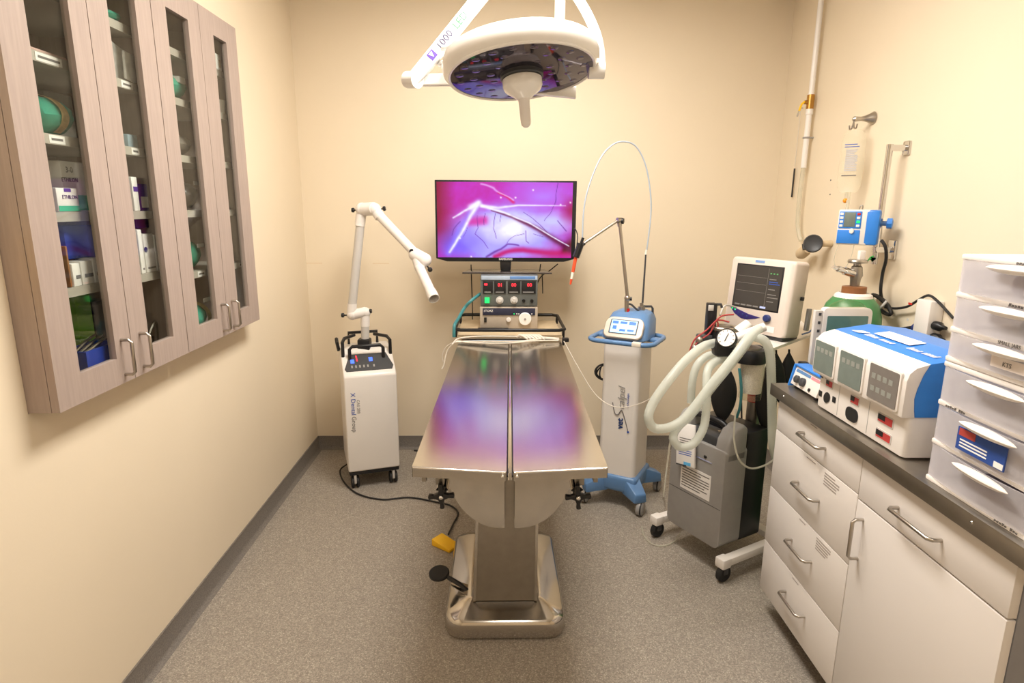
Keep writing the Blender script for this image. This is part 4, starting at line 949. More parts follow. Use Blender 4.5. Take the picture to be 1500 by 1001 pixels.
    MB().cyl(A(1083, 488, 2.42), A(1098, 474, 2.42), .03, .022, n=18).make('white_elbow', WPLAST, t)
    # grey-blue pipe and teal tube down the back
    MB().tube([A(1086, 590, 2.60), A(1087, 640, 2.62), A(1088, 668, 2.64)], .004, 8).make('drain_tube', DGREY, t)
    MB().tube([A(1083, 540, 2.42), A(1086, 570, 2.42), A(1084, 596, 2.43), A(1079, 612, 2.45)], .006, 8).make('teal_tube', TEAL, t)
    return t
stand()
A = lambda x, y, yy=2.45: ay((x, y), yy)
def hose(label, pts, r=.0165): return tag(MB().tube([ay((x, y), yy) for x, y, yy in pts], r, 12, res=8, rib=.07, pitch=.008).make('breathing_hose', HOSEM), label, 'hose', 'breathing hoses')
hose('milky hose making the widest loop towards the laser tower', [(1052, 502, 2.36), (1030, 508, 2.3), (1005, 528, 2.25), (980, 557, 2.2), (957, 590, 2.17), (950, 612, 2.15), (958, 627, 2.15), (978, 627, 2.15), (998, 617, 2.16), (1017, 597, 2.17), (1046, 559, 2.18), (1077, 521, 2.2), (1095, 497, 2.23), (1112, 481, 2.28)], .018)
hose('milky hose hanging in a narrow loop before the concentrator', [(1066, 524, 2.36), (1048, 530, 2.3), (1036, 546, 2.25), (1035, 590, 2.2), (1031, 625, 2.17), (1016, 650, 2.15), (996, 655, 2.15), (986, 642, 2.15), (993, 626, 2.19), (1014, 606, 2.24), (1043, 568, 2.27), (1074, 530, 2.29), (1093, 505, 2.32), (1103, 490, 2.35)], .0165)
hose('short milky hose curling down behind the wide loop', [(1056, 518, 2.42), (1036, 522, 2.38), (1021, 536, 2.36), (1014, 560, 2.35), (1012, 590, 2.35)], .016)
hose('milky hose hanging straight down by the white post', [(1106, 494, 2.36), (1120, 500, 2.34), (1128, 520, 2.33), (1130, 560, 2.33), (1131, 610, 2.33), (1132, 650, 2.33), (1137, 672, 2.36)], .0185)
def bag(label, pts, yy, w):
    # rubber reservoir bag: lens-like body on a thin neck
    top, bot = ay(pts[0], yy), ay(pts[1], yy); n = 16; rings = []
    for i in range(n+1):
        u = i/n; s = math.sin(math.pi*min(1, max(0, (u-.06)/.94)))**.75 if u > .06 else 0; s = max(s, .12 if u < .3 else .06)
        c = top+(bot-top)*u
        rings.append([c+Vector((math.cos(a)*w*s, math.sin(a)*w*.55*s, 0)) for a in (2*math.pi*j/14 for j in range(14))])
    return tag(MB().ring_loft(rings).make('reservoir_bag', BLACKR), label, 'bag', 'black reservoir bags')
bag('black rubber bag hanging left of the absorber canister', ((1063, 528), (1058, 620)), 2.46, .056)
bag('black rubber bag hanging right of the absorber behind the hose', ((1124, 530), (1121, 634)), 2.5, .048)
bag('black rubber bag hanging below left part of white shelf', ((1137, 513), (1141, 590)), 2.62, .036)
bag('black rubber bag hanging below right part of white shelf', ((1156, 512), (1154, 590)), 2.66, .042)
cab('sampling_line', 'thin clear line looping from hoses to the concentrator side', [A(1078, 600, 2.3), A(1075, 640, 2.28), A(1082, 672, 2.25), A(1098, 686, 2.27), A(1118, 683, 2.3), A(1136, 672, 2.33)], .004, TUBEM, 'tube')
cab('sampling_line', 'thin clear line hanging to the floor by left caster', [A(985, 625, 2.25), A(980, 660, 2.3), A(975, 700, 2.5), az((972, 728), .005)], .004, TUBEM, 'tube')
cab('sampling_line', 'thin clear line curled on the floor before the left white caster', [az((996, 782), .05), az((988, 793), .008), az((972, 800), .005), az((955, 797), .005), az((944, 786), .005), az((940, 772), .005)], .0035, TUBEM, 'tube')
def monitor():
    e1 = Vector((.5, -.866, 0)); br = Vector((1.268, 2.63, 0)); Wm = .345; M0 = frame(Vector((1.268, 2.63, .9515))-e1*Wm, e1)
    M = M0 @ Matrix.Translation((0, 0, .008)) @ Matrix.Rotation(math.radians(-5), 4, 'X') @ Matrix.Diagonal((1, 1, .92, 1))
    t = thing('patient_monitor', 'beige patient monitor with dark screen on the white shelf', 'monitor', M0 @ Vector((Wm/2, .08, 0)))
    h = .385
    b = MB(M); rings = []
    for y, i, zt in ((-.004, .012, .008), (.0, .004, .003), (.008, 0, 0), (.09, .0, 0), (.13, .03, .03), (.15, .06, .05)):
        rings.append([Vector((p[0], y, p[1])) for p in rr(i, Wm-i, .012, h-zt, .02, 4)])
    b.ring_loft(rings); b.make('casing', mat('beige_monitor_case', '#d9cbbf', .45, var=.015), t)
    MB(M0).box((.02, .01, 0), (Wm-.02, .12, .02), .006).make('foot', DGREY, t)
    s0, s1, z0, z1 = .045, .285, .135, .345
    MB(M).box((s0-.007, -.0055, z0-.007), (s1+.007, .0, z1+.007), .002).make('bezel', BLACK, t)
    sc = MB(M).box((s0, -.0065, z0), (s1, -.004, z1)).make('screen', LCDD, t)
    TR = mat('dim_trace', '#7a7672', .4, emit=.12)
    for z in (.29, .255, .215): MB(M).box((s0+.006, -.0069, z), (s0+.165, -.0064, z+.0012)).make('trace_line', TR, sc)
    MB(M).box((s0+.17, -.0069, z0+.006), (s0+.1712, -.0064, z1-.006)).make('divider', TR, sc)
    for k in range(3): MB(M).box((s0+.18+.016*k, -.0069, .312), (s0+.188+.016*k, -.0064, .318)).make('green_figure', mat('dim_green', '#4f9a5a', .4, emit=.3), sc)
    for k, (z, m) in enumerate(((.285, TR), (.272, BLUEINK), (.262, BLUEINK), (.235, TR), (.21, TR), (.195, TR), (.175, TR))): MB(M).box((s0+.18, -.0069, z), (s0+.215+.01*(k % 3), -.0064, z+.004)).make('figure', m, sc)
    MB(M).box((s0+.15, -.0069, z0+.004), (s0+.18, -.0064, z0+.014)).make('soft_key', mat('pale_key', '#a9b4dc', .4, emit=.3), sc)
    for k in range(4): MB(M).box((s0+.01+.034*k, -.0069, z0+.005), (s0+.038+.034*k, -.0064, z0+.012)).make('soft_key', TR, sc)
    # indigo swoosh key strip
    b = MB(M); ol = [(.025, .128), (.07, .118), (.14, .1), (.205, .092), (.18, .082), (.13, .07), (.1, .072), (.06, .092)]
    b.prism(ol[::-1], 'y', -.006, .001, .001); ks = b.make('key_strip', mat('indigo_keys', '#33286e', .4), t)
    for x, z in ((.045, .117), (.062, .112)): MB(M).lathe([(.004, 0), (.004, .001)], (x, -.006, z), (0, -1, 0), 10).make('green_lamp', LEDG, ks)
    for x, z in ((.085, .098), (.108, .092), (.132, .086)): MB(M).lathe([(.006, 0), (.005, .0015)], (x, -.006, z), (0, -1, 0), 12).make('key', DBLUE, ks)
    MB(M).lathe([(.018, 0), (.018, .012), (.014, .016), (.001, .016)], (.243, -.004, .095), (0, -1, 0), 20).make('dial', DBLUE, t)
    MB(M).box((.135, -.0052, h-.022), (.185, -.0035, h-.010)).make('brand_plate', mat('pale_blue_plate', '#7f9fd0', .4), t)
    MB(M).box((.225, -.0052, .028), (.285, -.0035, .058)).make('sticker', PAPER, t)
    MB(M).box((Wm-.001, .06, .2), (Wm+.012, .075, .218), .002).make('side_latch', BLACK, t)
    MB(M).box((Wm-.01, .135, .05), (Wm+.004, .16, .16), .003).make('rear_fin', GREY, t)
monitor()
tag(MB().tube([az((1175, 490), .962), az((1185, 487), .968), az((1191, 482), .975)], .004, 8, smooth=False).make('pen', mat('blue_pen', '#4b6fae', .4)), 'blue pen on the white shelf beside the monitor', 'pen')

# ================================================================ RIGHT WALL FITTINGS
WX = XR
def wp(x, y, off=0): return ax_((x, y), WX-off)
t = thing('gas_pipe', 'white wall pipe with brass valve in the right rear corner', 'pipe', wp(1178, 245, .03))
po = .035; pT = wp(1186, 160, po); px_, py_ = pT.x, pT.y
zz = lambda y: on((1186, y), 1, py_).z
MB().cyl((px_, py_, zz(148)), (px_, py_, CEIL), .0135, n=16).make('upper_pipe', WHITE, t)
MB().cyl((px_, py_, zz(156)), (px_, py_, zz(138)), .0165, n=16).make('coupling', WHITE, t)
v = MB(); v.cyl((px_, py_, zz(160)), (px_, py_, zz(139)), .019, n=14); v.cyl((px_-.03, py_, zz(150)), (px_, py_, zz(150)), .010, n=12); br_ = v.make('brass_valve', BRASS, t)
MB().tube([(px_-.03, py_, zz(149)), (px_-.045, py_, zz(153)), (px_-.055, py_, zz(163))], .0055, 8, smooth=False).make('valve_lever', YELLOW, br_)
MB().tube([(px_-.055, py_, zz(163)), (px_-.062, py_, zz(171))], .004, 8, smooth=False).make('lever_tip', NICKEL, br_)
MB().cyl((px_, py_, zz(168)), (px_, py_, zz(156)), .018, n=16).make('coupling', WHITE, t)
MB().cyl((px_, py_, zz(246)), (px_, py_, zz(165)), .0145, n=16).make('lower_pipe', WHITE, t)
MB().torus((px_, py_, zz(202)), .017, .004, Z3, 20, 8).make('pipe_clip', GREY, t)
MB().box((px_, py_-.006, zz(203)), (WX, py_+.006, zz(201)), .001).make('clip_foot', GREY, t)
MB().tube([(px_, py_, zz(245)), (px_-.004, py_, zz(290)), (px_-.002, py_-.01, zz(330)), (px_+.004, py_-.05, zz(352))], .011, 10).make('clear_hose', TUBEM, t)
# exhaust horn with round black end
t = thing('exhaust_valve', 'beige wall valve with round black cap beside the pipe', 'valve', wp(1183, 362, .06))
h0, h1 = wp(1171, 374, .07), wp(1186, 362, .07)
MB().lathe([(.001, 0), (.022, .002), (.03, .02), (.03, .06), (.024, .075), (.024, .09)], h0, h1-h0, 20).make('body', BEIGE, t)
hc = wp(1191, 357, .10); hd = Vector((-.5, -.85, .12))
MB().lathe([(.03, -.03), (.042, -.025), (.045, 0), (.04, .006), (.034, .002), (.001, .001)], hc, hd, 26).make('cap', DGREY, t)
MB().cyl(hc-hd.normalized()*.02, Vector((WX, hc.y+.01, hc.z)), .016, n=14).make('wall_stub', BEIGE, t)
MB().cyl(wp(1178, 366, .09), wp(1177, 358, .09), .008, n=10).make('black_port', BLACK, t)
# hanging rod on a thin wire
t = thing('hanging_rod', 'thin black rod hanging on a wire by the rear corner', 'rod', wp(1164, 289, .012))
r1, r0 = wp(1164, 247, .012), wp(1164, 289, .012)
MB().cyl((r1.x, r1.y, r0.z), (r1.x, r1.y, r1.z), .0045, n=10).make('rod', BLACK, t)
MB().cyl((r1.x, r1.y, r1.z), (r1.x, r1.y, r1.z+.32), .0012, n=6).make('wire', LGREY, t)
MB().cyl((r1.x-.004, r1.y, r1.z+.32), (WX, r1.y, r1.z+.32), .002, n=6).make('nail', NICKEL, t)
for k, (x, y) in enumerate(((1217, 264), (1216, 285))):
    p = wp(x, y); tag(MB().lathe([(.004, 0), (.003, .002), (.001, .0025)], (WX, p.y, p.z), (-1, 0, 0), 10).make('screw', DGREY), ('upper small screw in right wall by the fluid bag', 'lower small screw in right wall by the fluid bag')[k], 'screw')
# robe hook and fluid bag
hk = wp(1280, 173); t = thing('wall_hook', 'satin nickel double hook holding the fluid bag', 'hook', hk)
MB().lathe([(.028, 0), (.028, .004), (.02, .018), (.012, .04), (.009, .055), (.011, .075), (.012, .082), (.006, .09), (.001, .091)], (WX, hk.y, hk.z), (-1, .1, -.05), 24).make('stem', NICKEL, t)
for s in (-1, 1):
    q = Vector((WX-.085, hk.y+.006, hk.z-.01)); MB().tube([q, q+Vector((0, s*.004, -.02)), q+Vector((0, s*.012, -.034)), q+Vector((0, s*.026, -.034)), q+Vector((0, s*.032, -.018))], .0035, 8).make('prong', NICKEL, t)
bg = Vector((WX-.082, hk.y-.012, hk.z-.04))
t = thing('fluid_bag', 'clear intravenous fluid bag with orange port on wall hook', 'fluid bag', bg-Vector((0, 0, .33)))
BW = Vector((.72, -.69, 0)); BN = Vector((-.69, -.72, 0))
b = MB(); rings = []
for i in range(13):
    u = i/12; th = .018*math.sin(math.pi*min(1, .1+u*.9))**.6+.002; hw = .05*(1 if .12 < u < .9 else (.55+.45*(u/.12) if u <= .12 else 1-.3*(u-.9)/.1))
    rings.append([bg+BW*(math.cos(a)*hw)+BN*(math.sin(a)*th)+Vector((0, 0, -.012-.27*u)) for a in (2*math.pi*j/16 for j in range(16))])
b.ring_loft(rings); b.make('pouch', BAGM, t)
Mb = frame(bg+BN*.022-BW*.03+Vector((0, 0, -.22)), BW)
lines(t, Mb, 0, .06, .13, .15, 2, BLUEINK, y=0, name='blue_print'); lines(t, Mb, .008, .058, .03, .125, 12, mat('pale_print', '#b9b6b8', .7), y=0, h=.7); lines(t, Mb, 0, .06, .005, .018, 1, INK, y=0)
MB().cyl(bg+Vector((0, .008, -.28)), bg+Vector((0, .008, -.31)), .008, n=12).make('port', TUBEM, t)
MB().sphere(bg+Vector((-.004, .006, -.318)), .011, n=12).make('orange_port', mat('orange_stopper', '#f09a1c', .4), t)
MB().tube([bg+Vector((0, -.012, -.28)), bg+Vector((0, -.014, -.33)), bg+Vector((-.01, -.02, -.38))], .006, 8).make('drip_tube', TUBEM, t)
# chrome wall rail
rt = wp(1330, 217); t = thing('wall_rail', 'chrome vertical rail bracketed to the right wall', 'rail', (WX-.07, rt.y, 1.35))
MB().box((WX-.01, rt.y-.022, rt.z-.028), (WX, rt.y+.022, rt.z+.028), .004).make('wall_plate', CHROME, t)
MB().box((WX-.08, rt.y-.012, rt.z-.012), (WX-.008, rt.y+.012, rt.z+.012), .003).make('bracket', CHROME, t)
MB().cyl((WX-.075, rt.y, 1.31), (WX-.075, rt.y, rt.z+.014), .0125, n=18).make('rail_bar', CHROME, t)
lo = wp(1308, 366); MB().box((WX-.012, rt.y-.025, lo.z-.04), (WX, rt.y+.025, lo.z+.04), .004).make('wall_plate', CHROME, t)
MB().box((WX-.085, rt.y-.013, lo.z-.012), (WX-.008, rt.y+.013, lo.z+.012), .003).make('bracket', CHROME, t)
# infusion pump clamped to it
yp = rt.y-.02
def pump():
    e1 = Vector((.80, -.60, 0)); pc = Vector((WX-.16, yp+.0, 1.39)); M = frame(pc-e1*.055+Vector((-.03, .02, 0)), e1) @ Matrix.Diagonal((.78, 1, 1, 1))
    t = thing('infusion_pump', 'blue and white infusion pump clamped on the chrome rail', 'pump', pc)
    MB(M).box((0, 0, 0), (.15, .085, .145), .008).make('body', WPLAST, t)
    MB(M).box((.128, -.001, .001), (.195, .10, .144), .01).make('rear_housing', BLUE, t)
    f = MB(M).box((.006, -.003, .068), (.112, .002, .138), .002).make('key_panel', BLUE, t)
    MB(M).box((.03, -.0045, .074), (.084, -.002, .134), .001).make('display', LCDG, f)
    for k in range(4):
        MB(M).box((.01, -.0045, .074+.016*k), (.026, -.002, .084+.016*k), .001).make('key', WPLAST, f)
        MB(M).box((.09, -.0045, .074+.016*k), (.106, -.002, .084+.016*k), .001).make('key', (RED, WPLAST, LEDG, WPLAST)[(k+1) % 4] if k in (1, 3) else WPLAST, f)
    d = MB(M).box((.004, -.003, .006), (.112, .002, .062), .002).make('door', BLUE, t)
    MB(M).lathe([(.011, 0), (.011, .006), (.001, .007)], (.072, -.002, .058), (0, -1, 0), 14).make('latch', WPLAST, d)
    MB(M).cyl((.19, .05, .09), (.225, .05, .09), .010, n=12).make('clamp_shaft', STEELBLUE, t)
    b = MB(M); b.lathe([(.012, 0), (.021, .003), (.021, .026), (.012, .03), (.001, .03)], (.222, .05, .09), (1, 0, 0), 8); b.make('clamp_knob', BLUE, t)
    MB(M).cyl((.03, .03, .145), (.03, .03, .185), .006, n=10).make('drip_spike', TUBEM, t)
    MB(M).tube([(.09, .03, .145), (.095, .03, .16), (.105, .03, .16), (.105, .03, .145)], .003, 6).make('hang_loop', NICKEL, t)
    MB(M).tube([(.02, -.004, .002), (.005, -.004, -.06), (.025, -.004, -.105), (.06, -.002, -.10), (.085, .0, -.05), (.09, .01, .0)], .002, 6).make('giving_set', TUBEM, t)
pump()
# socket, cords, surge box
so = wp(1310, 367)
B_ = lambda x, y, off=.03: wp(x, y, off)
b_ = [B_(1291, 352, .10), B_(1297, 362, .09), B_(1298, 380, .07), B_(1293, 400, .05), B_(1290, 425, .05), B_(1292, 440, .04)]
cab('pump_cord', 'black cord dropping from infusion pump to coiled bundle', b_, .0065, BLACKR)
t = thing('cord_bundle', 'tied bundle of black cord hanging under the infusion pump', 'cable', B_(1293, 465, .03))
for k in range(7):
    mj, mn, ca, cb = 21-random.random()*3, 5+random.random()*4, 1290+random.random()*2, 446+random.random()*2
    MB().tube([B_(ca+.70*mj*math.cos(q)+.71*mn*math.sin(q), cb+.71*mj*math.cos(q)-.70*mn*math.sin(q), .025+.006*k) for q in (2*math.pi*i/16 for i in range(16))], .0055, 8, res=2, closed=True).make('cord_loop', BLACKR, t)
MB().tube([B_(1285, 455, .072), B_(1291, 450, .085), B_(1299, 441, .072)], .005, 8).make('white_tie', LGREY, t)
sx = wp(1355, 470); t = thing('surge_protector', 'white wall surge box with black plugs behind the drawers', 'surge box', (WX-.03, sx.y, sx.z-.055))
q0, q1 = wp(1337, 490, .05), wp(1366, 442, .05)
MB().box((WX-.055, min(q0.y, q1.y)+.0, q0.z), (WX, max(q0.y, q1.y), q1.z), .006).make('body', WPLAST, t)
MB().box((WX-.0558, sx.y+.008, q1.z-.03), (WX-.0548, sx.y+.03, q1.z-.022)).make('red_mark', RED, t)
MB().lathe([(.006, 0), (.006, .001)], (WX-.055, sx.y+.02, sx.z), (-1, 0, 0), 12).make('indicator', LGREY, t)
ye = min(q0.y, q1.y)
for z, lab in ((sx.z+.0, 'a'), (sx.z-.045, 'b')):
    MB().lathe([(.012, 0), (.017, .004), (.017, .03), (.009, .04), (.007, .06), (.001, .06)], (WX-.028, ye+.001, z), (0, -1, 0), 14).make('plug', BLACK, t)
MB().lathe([(.012, 0), (.018, .004), (.018, .025), (.009, .035)], (WX-.028, max(q0.y, q1.y)-.001, sx.z-.03), (0, 1, 0), 14).make('navy_plug', DBLUE, t)
cab('cord', '', [B_(1296, 450, .05), B_(1312, 452, .03), B_(1330, 449, .03), B_(1345, 440, .03), B_(1360, 433, .03), B_(1373, 441, .03), B_(1388, 457, .03), B_(1396, 466, .03)], .005, BLACKR, parent=t)
cab('cord', '', [Vector((WX-.028, max(q0.y, q1.y)+.036, sx.z-.03)), B_(1313, 484, .03), B_(1304, 495, .03), B_(1300, 515, .03)], .006, BLACKR, parent=t)

# ================================================================ OXYGEN CYLINDER
cx, cy = 1.455, 2.47
t = thing('oxygen_cylinder', 'green oxygen cylinder with brass neck behind the counter end', 'gas cylinder', (cx, cy, 0))
R_ = .115
zn = ay((1250, 430), cy).z
MB().lathe([(.09, 0), (R_, .015), (R_, zn-.13), (R_*.98, zn-.09), (R_*.85, zn-.045), (R_*.6, zn-.01), (.05, zn), (.001, zn)], (cx, cy, 0), Z3, 40).make('tank', GREENCYL, t)
MB().lathe([(R_*.64, zn-.016), (R_*.6, zn-.004), (.055, zn+.004), (.05, zn)], (cx, cy, 0), Z3, 36, cap=False).make('white_shoulder', WPLAST, t)
MB().lathe([(.046, zn), (.046, zn+.028), (.03, zn+.03)], (cx, cy, 0), Z3, 24).make('neck_ring', RUST, t)
v = MB().lathe([(.018, zn+.028), (.02, zn+.06), (.026, zn+.075), (.02, zn+.11), (.014, zn+.115), (.014, zn+.125)], (cx, cy, 0), Z3, 18).make('valve', STEELD, t)
MB().lathe([(.02, 0), (.036, .003), (.038, .010), (.034, .016), (.01, .018)], (cx, cy, zn+.122), Z3, 20).make('hand_wheel', NICKEL, t)
MB().lathe([(.016, 0), (.016, .05), (.012, .055), (.012, .085), (.007, .09), (.007, .11)], (cx-.01, cy-.005, zn+.08), (-.95, -.2, .28), 16).make('regulator', CHROME, t)
MB().box((cx+.0, cy-.01, zn+.135), (cx+.025, cy+.01, zn+.175), .004).make('white_cap', WPLAST, t)
MB().prism([(cx+.03, zn+.125), (cx+.05, zn+.14), (cx+.075, zn+.145), (cx+.06, zn+.13), (cx+.062, zn+.155), (cx+.05, zn+.15), (cx+.04, zn+.135)], 'y', cy-.002, cy+.002).make('green_tag', LEDG if False else mat('green_tag', '#2faa4a', .5), t)
# ================================================================ COUNTER AND BASE CABINETS (right)
CT = .915; XC = 1.01
t = thing('worktop', 'stainless steel worktop over the white base cabinets', 'worktop', (1.32, 1.56, .873))
ye0, ye1 = 1.0, 2.128
MB().box((.99, ye0, CT-.004), (XR-.001, ye1, CT), .001).make('top_sheet', STEELD, t)
MB().box((.99, ye0, CT-.042), (.9925, ye1, CT-.002), .0008).make('front_edge', STEELD, t)
MB().box((.9925, ye1-.0025, CT-.042), (XR-.001, ye1, CT-.004), .0006).make('end_edge', STEELD, t)
MB().box((.9925, ye0, CT-.042), (XR-.001, ye0+.0025, CT-.004), .0006).make('end_edge', STEELD, t)
MB().box((1.0, ye0+.003, CT-.042), (XR-.002, ye1-.003, CT-.005)).make('core', CABD, t)
for y in (2.02, 1.15): MB().lathe([(.004, 0), (.003, .0015), (.001, .002)], (.99, y, CT-.018), (-1, 0, 0), 10).make('rivet', CHROME, t)
def bar_handle(p0, p1, par):
    d = Vector((-1, 0, 0)); p0, p1 = Vector(p0), Vector(p1); e = (p1-p0).normalized()
    MB().tube([p0, p0+d*.022, p0+d*.03+e*.008, p1+d*.03-e*.008, p1+d*.022, p1], .005, 10, smooth=False).make('handle', NICKEL, par)
def unit(label, y0, y1):
    t = thing('base_cabinet', label, 'cabinet', (1.34, (y0+y1)/2, 0), 'white base cabinets')
    MB().box((XC+.021, y0, .10), (XR-.001, y1, CT-.043)).make('carcass', CABW if y0 > 1.5 else CABD, t)  # near unit's carcass is darkened: shade on its end panel painted in
    MB().box((XC+.09, y0, 0), (XR-.001, y1, .10)).make('toe_kick', DGREY, t)
    return t
def front(t, name, y0, y1, z0, z1): return MB().box((XC, y0+.0015, z0+.0015), (XC+.02, y1-.0015, z1-.0015), .0015).make(name, CABW, t)
def note(par, y1, z1, w, h, n=1):
    M = frame((XC-.0004, y1, z1-h), (0, -1, 0)); lines(par, M, 0, w, 0, h, n, mat('faint_print', '#a79d96', .7), y=0, h=.5, name='drawer_print')
yA, yB, yC = 2.092, 1.568, 1.046
u1 = unit('white base cabinet with four drawers at far end of counter', yB, yA)
zs = [CT-.044, .752, .529, .307, .104]
for k in range(4):
    d = front(u1, 'drawer', yB, yA, zs[k+1], zs[k])
    zc = {0: .812, 1: .635, 2: .42, 3: .218}[k]
    bar_handle((XC+.001, 1.893, zc), (XC+.001, 1.757, zc), d)
    note(d, 1.86, zs[k]-.008 if k else .858, .06, .007)
    if k in (1, 2): note(d, 1.745, zs[k]-.01, .085, .045, 5)
u2 = unit('white base cabinet with one drawer over a door', yC, yB)
d = front(u2, 'drawer', yC, yB, .742, CT-.044); bar_handle((XC+.001, 1.40, .80), (XC+.001, 1.245, .80), d)
d = front(u2, 'door', yC, yB, .104, .740); bar_handle((XC+.001, 1.53, .695), (XC+.001, 1.53, .575), d)

# ================================================================ BIG BLUE AND WHITE UNIT ON THE COUNTER
def therapy():
    y0, y1 = 1.425, 1.868          # near, far
    t = thing('therapy_unit', 'large white and blue electrotherapy unit with three screens on counter', 'medical unit', (1.2, 1.65, CT))
    zl = 1.03
    b = MB(); b.prism(rr(1.022, 1.36, y0+.006, y1-.004, (.012, .012, .012, .012), 3), 'z', CT+.006, zl+.002, .002); lo = b.make('lower_case', WPLAST, t)
    for fy in (y0+.04, y1-.04):
        for fx in (1.05, 1.33): MB().cyl((fx, fy, CT), (fx, fy, CT+.007), .012, n=12).make('foot', BLACKR, t)
    # upper shell: white front bar with screens, blue hood behind it
    cv = [(1.034, zl), (1.030, 1.05), (1.026, 1.08), (1.030, 1.105), (1.040, 1.14), (1.054, 1.1685)]
    MB().prism([(1.0, zl), (1.0, 1.125), (1.006, 1.145), (1.02, 1.158)]+cv[::-1], 'y', y0, y1, .002, 2).make('screen_bar', WPLAST, t)
    MB().prism([(x+.0006, z) for x, z in cv]+[(1.16, 1.185), (1.28, 1.172), (1.37, 1.12), (1.38, zl)], 'y', y0+.001, y1-.001, .002, 2).make('hood', BLUE, t)
    # screens on the front plane x = 1.0
    wy = [(1.858, 1.748), (1.715, 1.602), (1.568, 1.447)]
    for k, (a, c) in enumerate(wy):
        z0, z1 = 1.043, 1.137
        fr = MB().prism(rr(c-.006, a+.006, z0-.006, z1+.006, .008, 3), 'x', .996, 1.002, .001).make('screen_frame', WPLAST, t)
        s = MB().prism(rr(c, a, z0, z1, .004, 2), 'x', .9945, .999).make('screen', LCDG if k < 2 else mat('dim_lcd', '#77716c', .15, var=.05), fr)
        for q in range(4):
            yy = a-.012-.024*q
            for z in ((z1-.03, z0+.03) if k == 2 else (z1-.025,)): MB().box((.9941, yy-.016, z-.008), (.9947, yy, z+.006)).make('screen_tile', mat('lcd_tile', '#8f918a', .3), s)
    # lower front: jacks, windows, seams
    xf = 1.022
    for yy in (1.742, 1.59): MB().box((xf-.0005, yy-.0008, CT+.012), (xf+.002, yy+.0008, zl-.002)).make('seam', GREY, lo)
    def win(yc, zc, w, h, m2=None):
        f = MB().prism(rr(yc-w/2-.004, yc+w/2+.004, zc-h/2-.004, zc+h/2+.004, .004, 2), 'x', xf-.0012, xf+.002).make('jack_frame', LGREY, lo)
        MB().box((xf-.002, yc-w/2, zc-h/2), (xf+.001, yc+w/2, zc+h/2)).make('red_jack', mat('red_jack', '#b83a3a', .4), f)
        MB().box((xf-.0026, yc, zc-h/2+.006), (xf-.0015, yc+w/2, zc+h/2)).make('jack_black_cap', BLACK, f)  # black cap over part of the red jack
    win(1.80, 1.008, .034, .018); win(1.66, 1.0, .038, .02); win(1.515, .992, .06, .02); win(1.515, .948, .06, .02)
    MB().lathe([(.001, 0), (.014, 0), (.016, .003), (.001, .003)], (xf+.001, 1.805, .962), (-1, 0, 0), 20, sq=1.25).make('socket', BLACK, lo)
    MB().prism(rr(1.635, 1.695, .935, .975, .018, 5), 'x', xf-.003, xf+.001).make('connector', BLACK, lo)
    for yy, zc in ((1.845, .963), (1.765, .968)): MB().box((xf-.002, yy-.009, zc-.009), (xf+.001, yy+.009, zc+.009), .001).make('jack', BLACK, lo)
    scribble(lo, frame((xf-.0005, 1.86, 1.014), (0, -1, 0)), .022, .014, 3, DGREY, 0, 'maker_mark')
    lines(lo, frame((xf-.0005, 1.83, 1.016), (0, -1, 0)), 0, .07, 0, .008, 1, INK, y=0)
    # print and paper on the hood
    ux = Vector((0, -1, 0)); uy = Vector((1, 0, .13)); P = lambda x, y: Vector((x, y, 1.1725+(x-1.0655)*.13+.0008))
    scribble(t, frame(P(1.078, 1.75), ux, (-.13, 0, 1)) @ Matrix.Rotation(math.radians(-90), 4, 'X'), .13, .018, 11, PAPER, .3); scribble(t, frame(P(1.085, 1.57), ux, (-.13, 0, 1)) @ Matrix.Rotation(math.radians(-90), 4, 'X'), .12, .018, 12, PAPER, .3)
    b = MB(); b.ring_loft([[P(x, y)+Vector((0, 0, h)) for x, y in ((1.078, 1.815), (1.10, 1.79), (1.10, 1.755), (1.078, 1.78))] for h in (0, .0006)]); b.make('logo_mark', PAPER, t)
    b = MB(); b.ring_loft([[P(x, y)+Vector((0, 0, h+.001)) for x, y in ((1.105, 1.745), (1.15, 1.745), (1.15, 1.585), (1.105, 1.585))] for h in (0, .0008)]); b.make('paper_label', PAPER, t)
therapy()
def stimulator():
    y0, y1 = 1.905, 2.085
    t = thing('small_stimulator', 'small blue edged control box beside the large unit', 'device', (1.11, 2.0, CT))
    M = Matrix.Identity(4)
    b = MB(); b.prism([(1.04, CT+.012), (1.058, .992), (1.10, .992), (1.10, CT+.006)], 'y', y0, y1, .003); b.make('case', WPLAST, t)
    MB().prism([(1.034, CT+.002), (1.052, .998), (1.102, .998), (1.102, CT+.002)], 'y', y1, y1+.008, .002).make('blue_cheek', BLUE, t)
    MB().box((1.052, y0, .993), (1.101, y1, .999), .001).make('blue_lid', BLUE, t)
    n = Vector((-.066, 0, .018)).normalized(); F = lambda y, z: Vector((1.04+(z-.927)*.277, y, z))
    for yy, r in ((2.045, .013), (2.005, .015)):
        MB().lathe([(r, 0), (r, .01), (r*.7, .013), (.001, .013)], F(yy, .952), (-1, 0, .27), 18).make('dial', DGREY, t)
    for a, c, m in ((2.075, 1.975, STEELBLUE), (1.97, 1.915, mat('pink_strip', '#d98f96', .5))):
        b = MB(); b.ring_loft([[F(y, z)+n*h for y, z in ((a, .974), (c, .974), (c, .984), (a, .984))] for h in (0, .001)]); b.make('colour_strip', m, t)
    MB().lathe([(.006, 0), (.006, .004), (.001, .005)], F(1.955, .94), (-1, 0, .27), 12).make('button', BLACK, t)
    for fx in (1.055, 1.088):
        for fy in (y0+.02, y1-.02): MB().cyl((fx, fy, CT), (fx, fy, CT+.014), .008, n=10).make('foot', BLACKR, t)
stimulator()
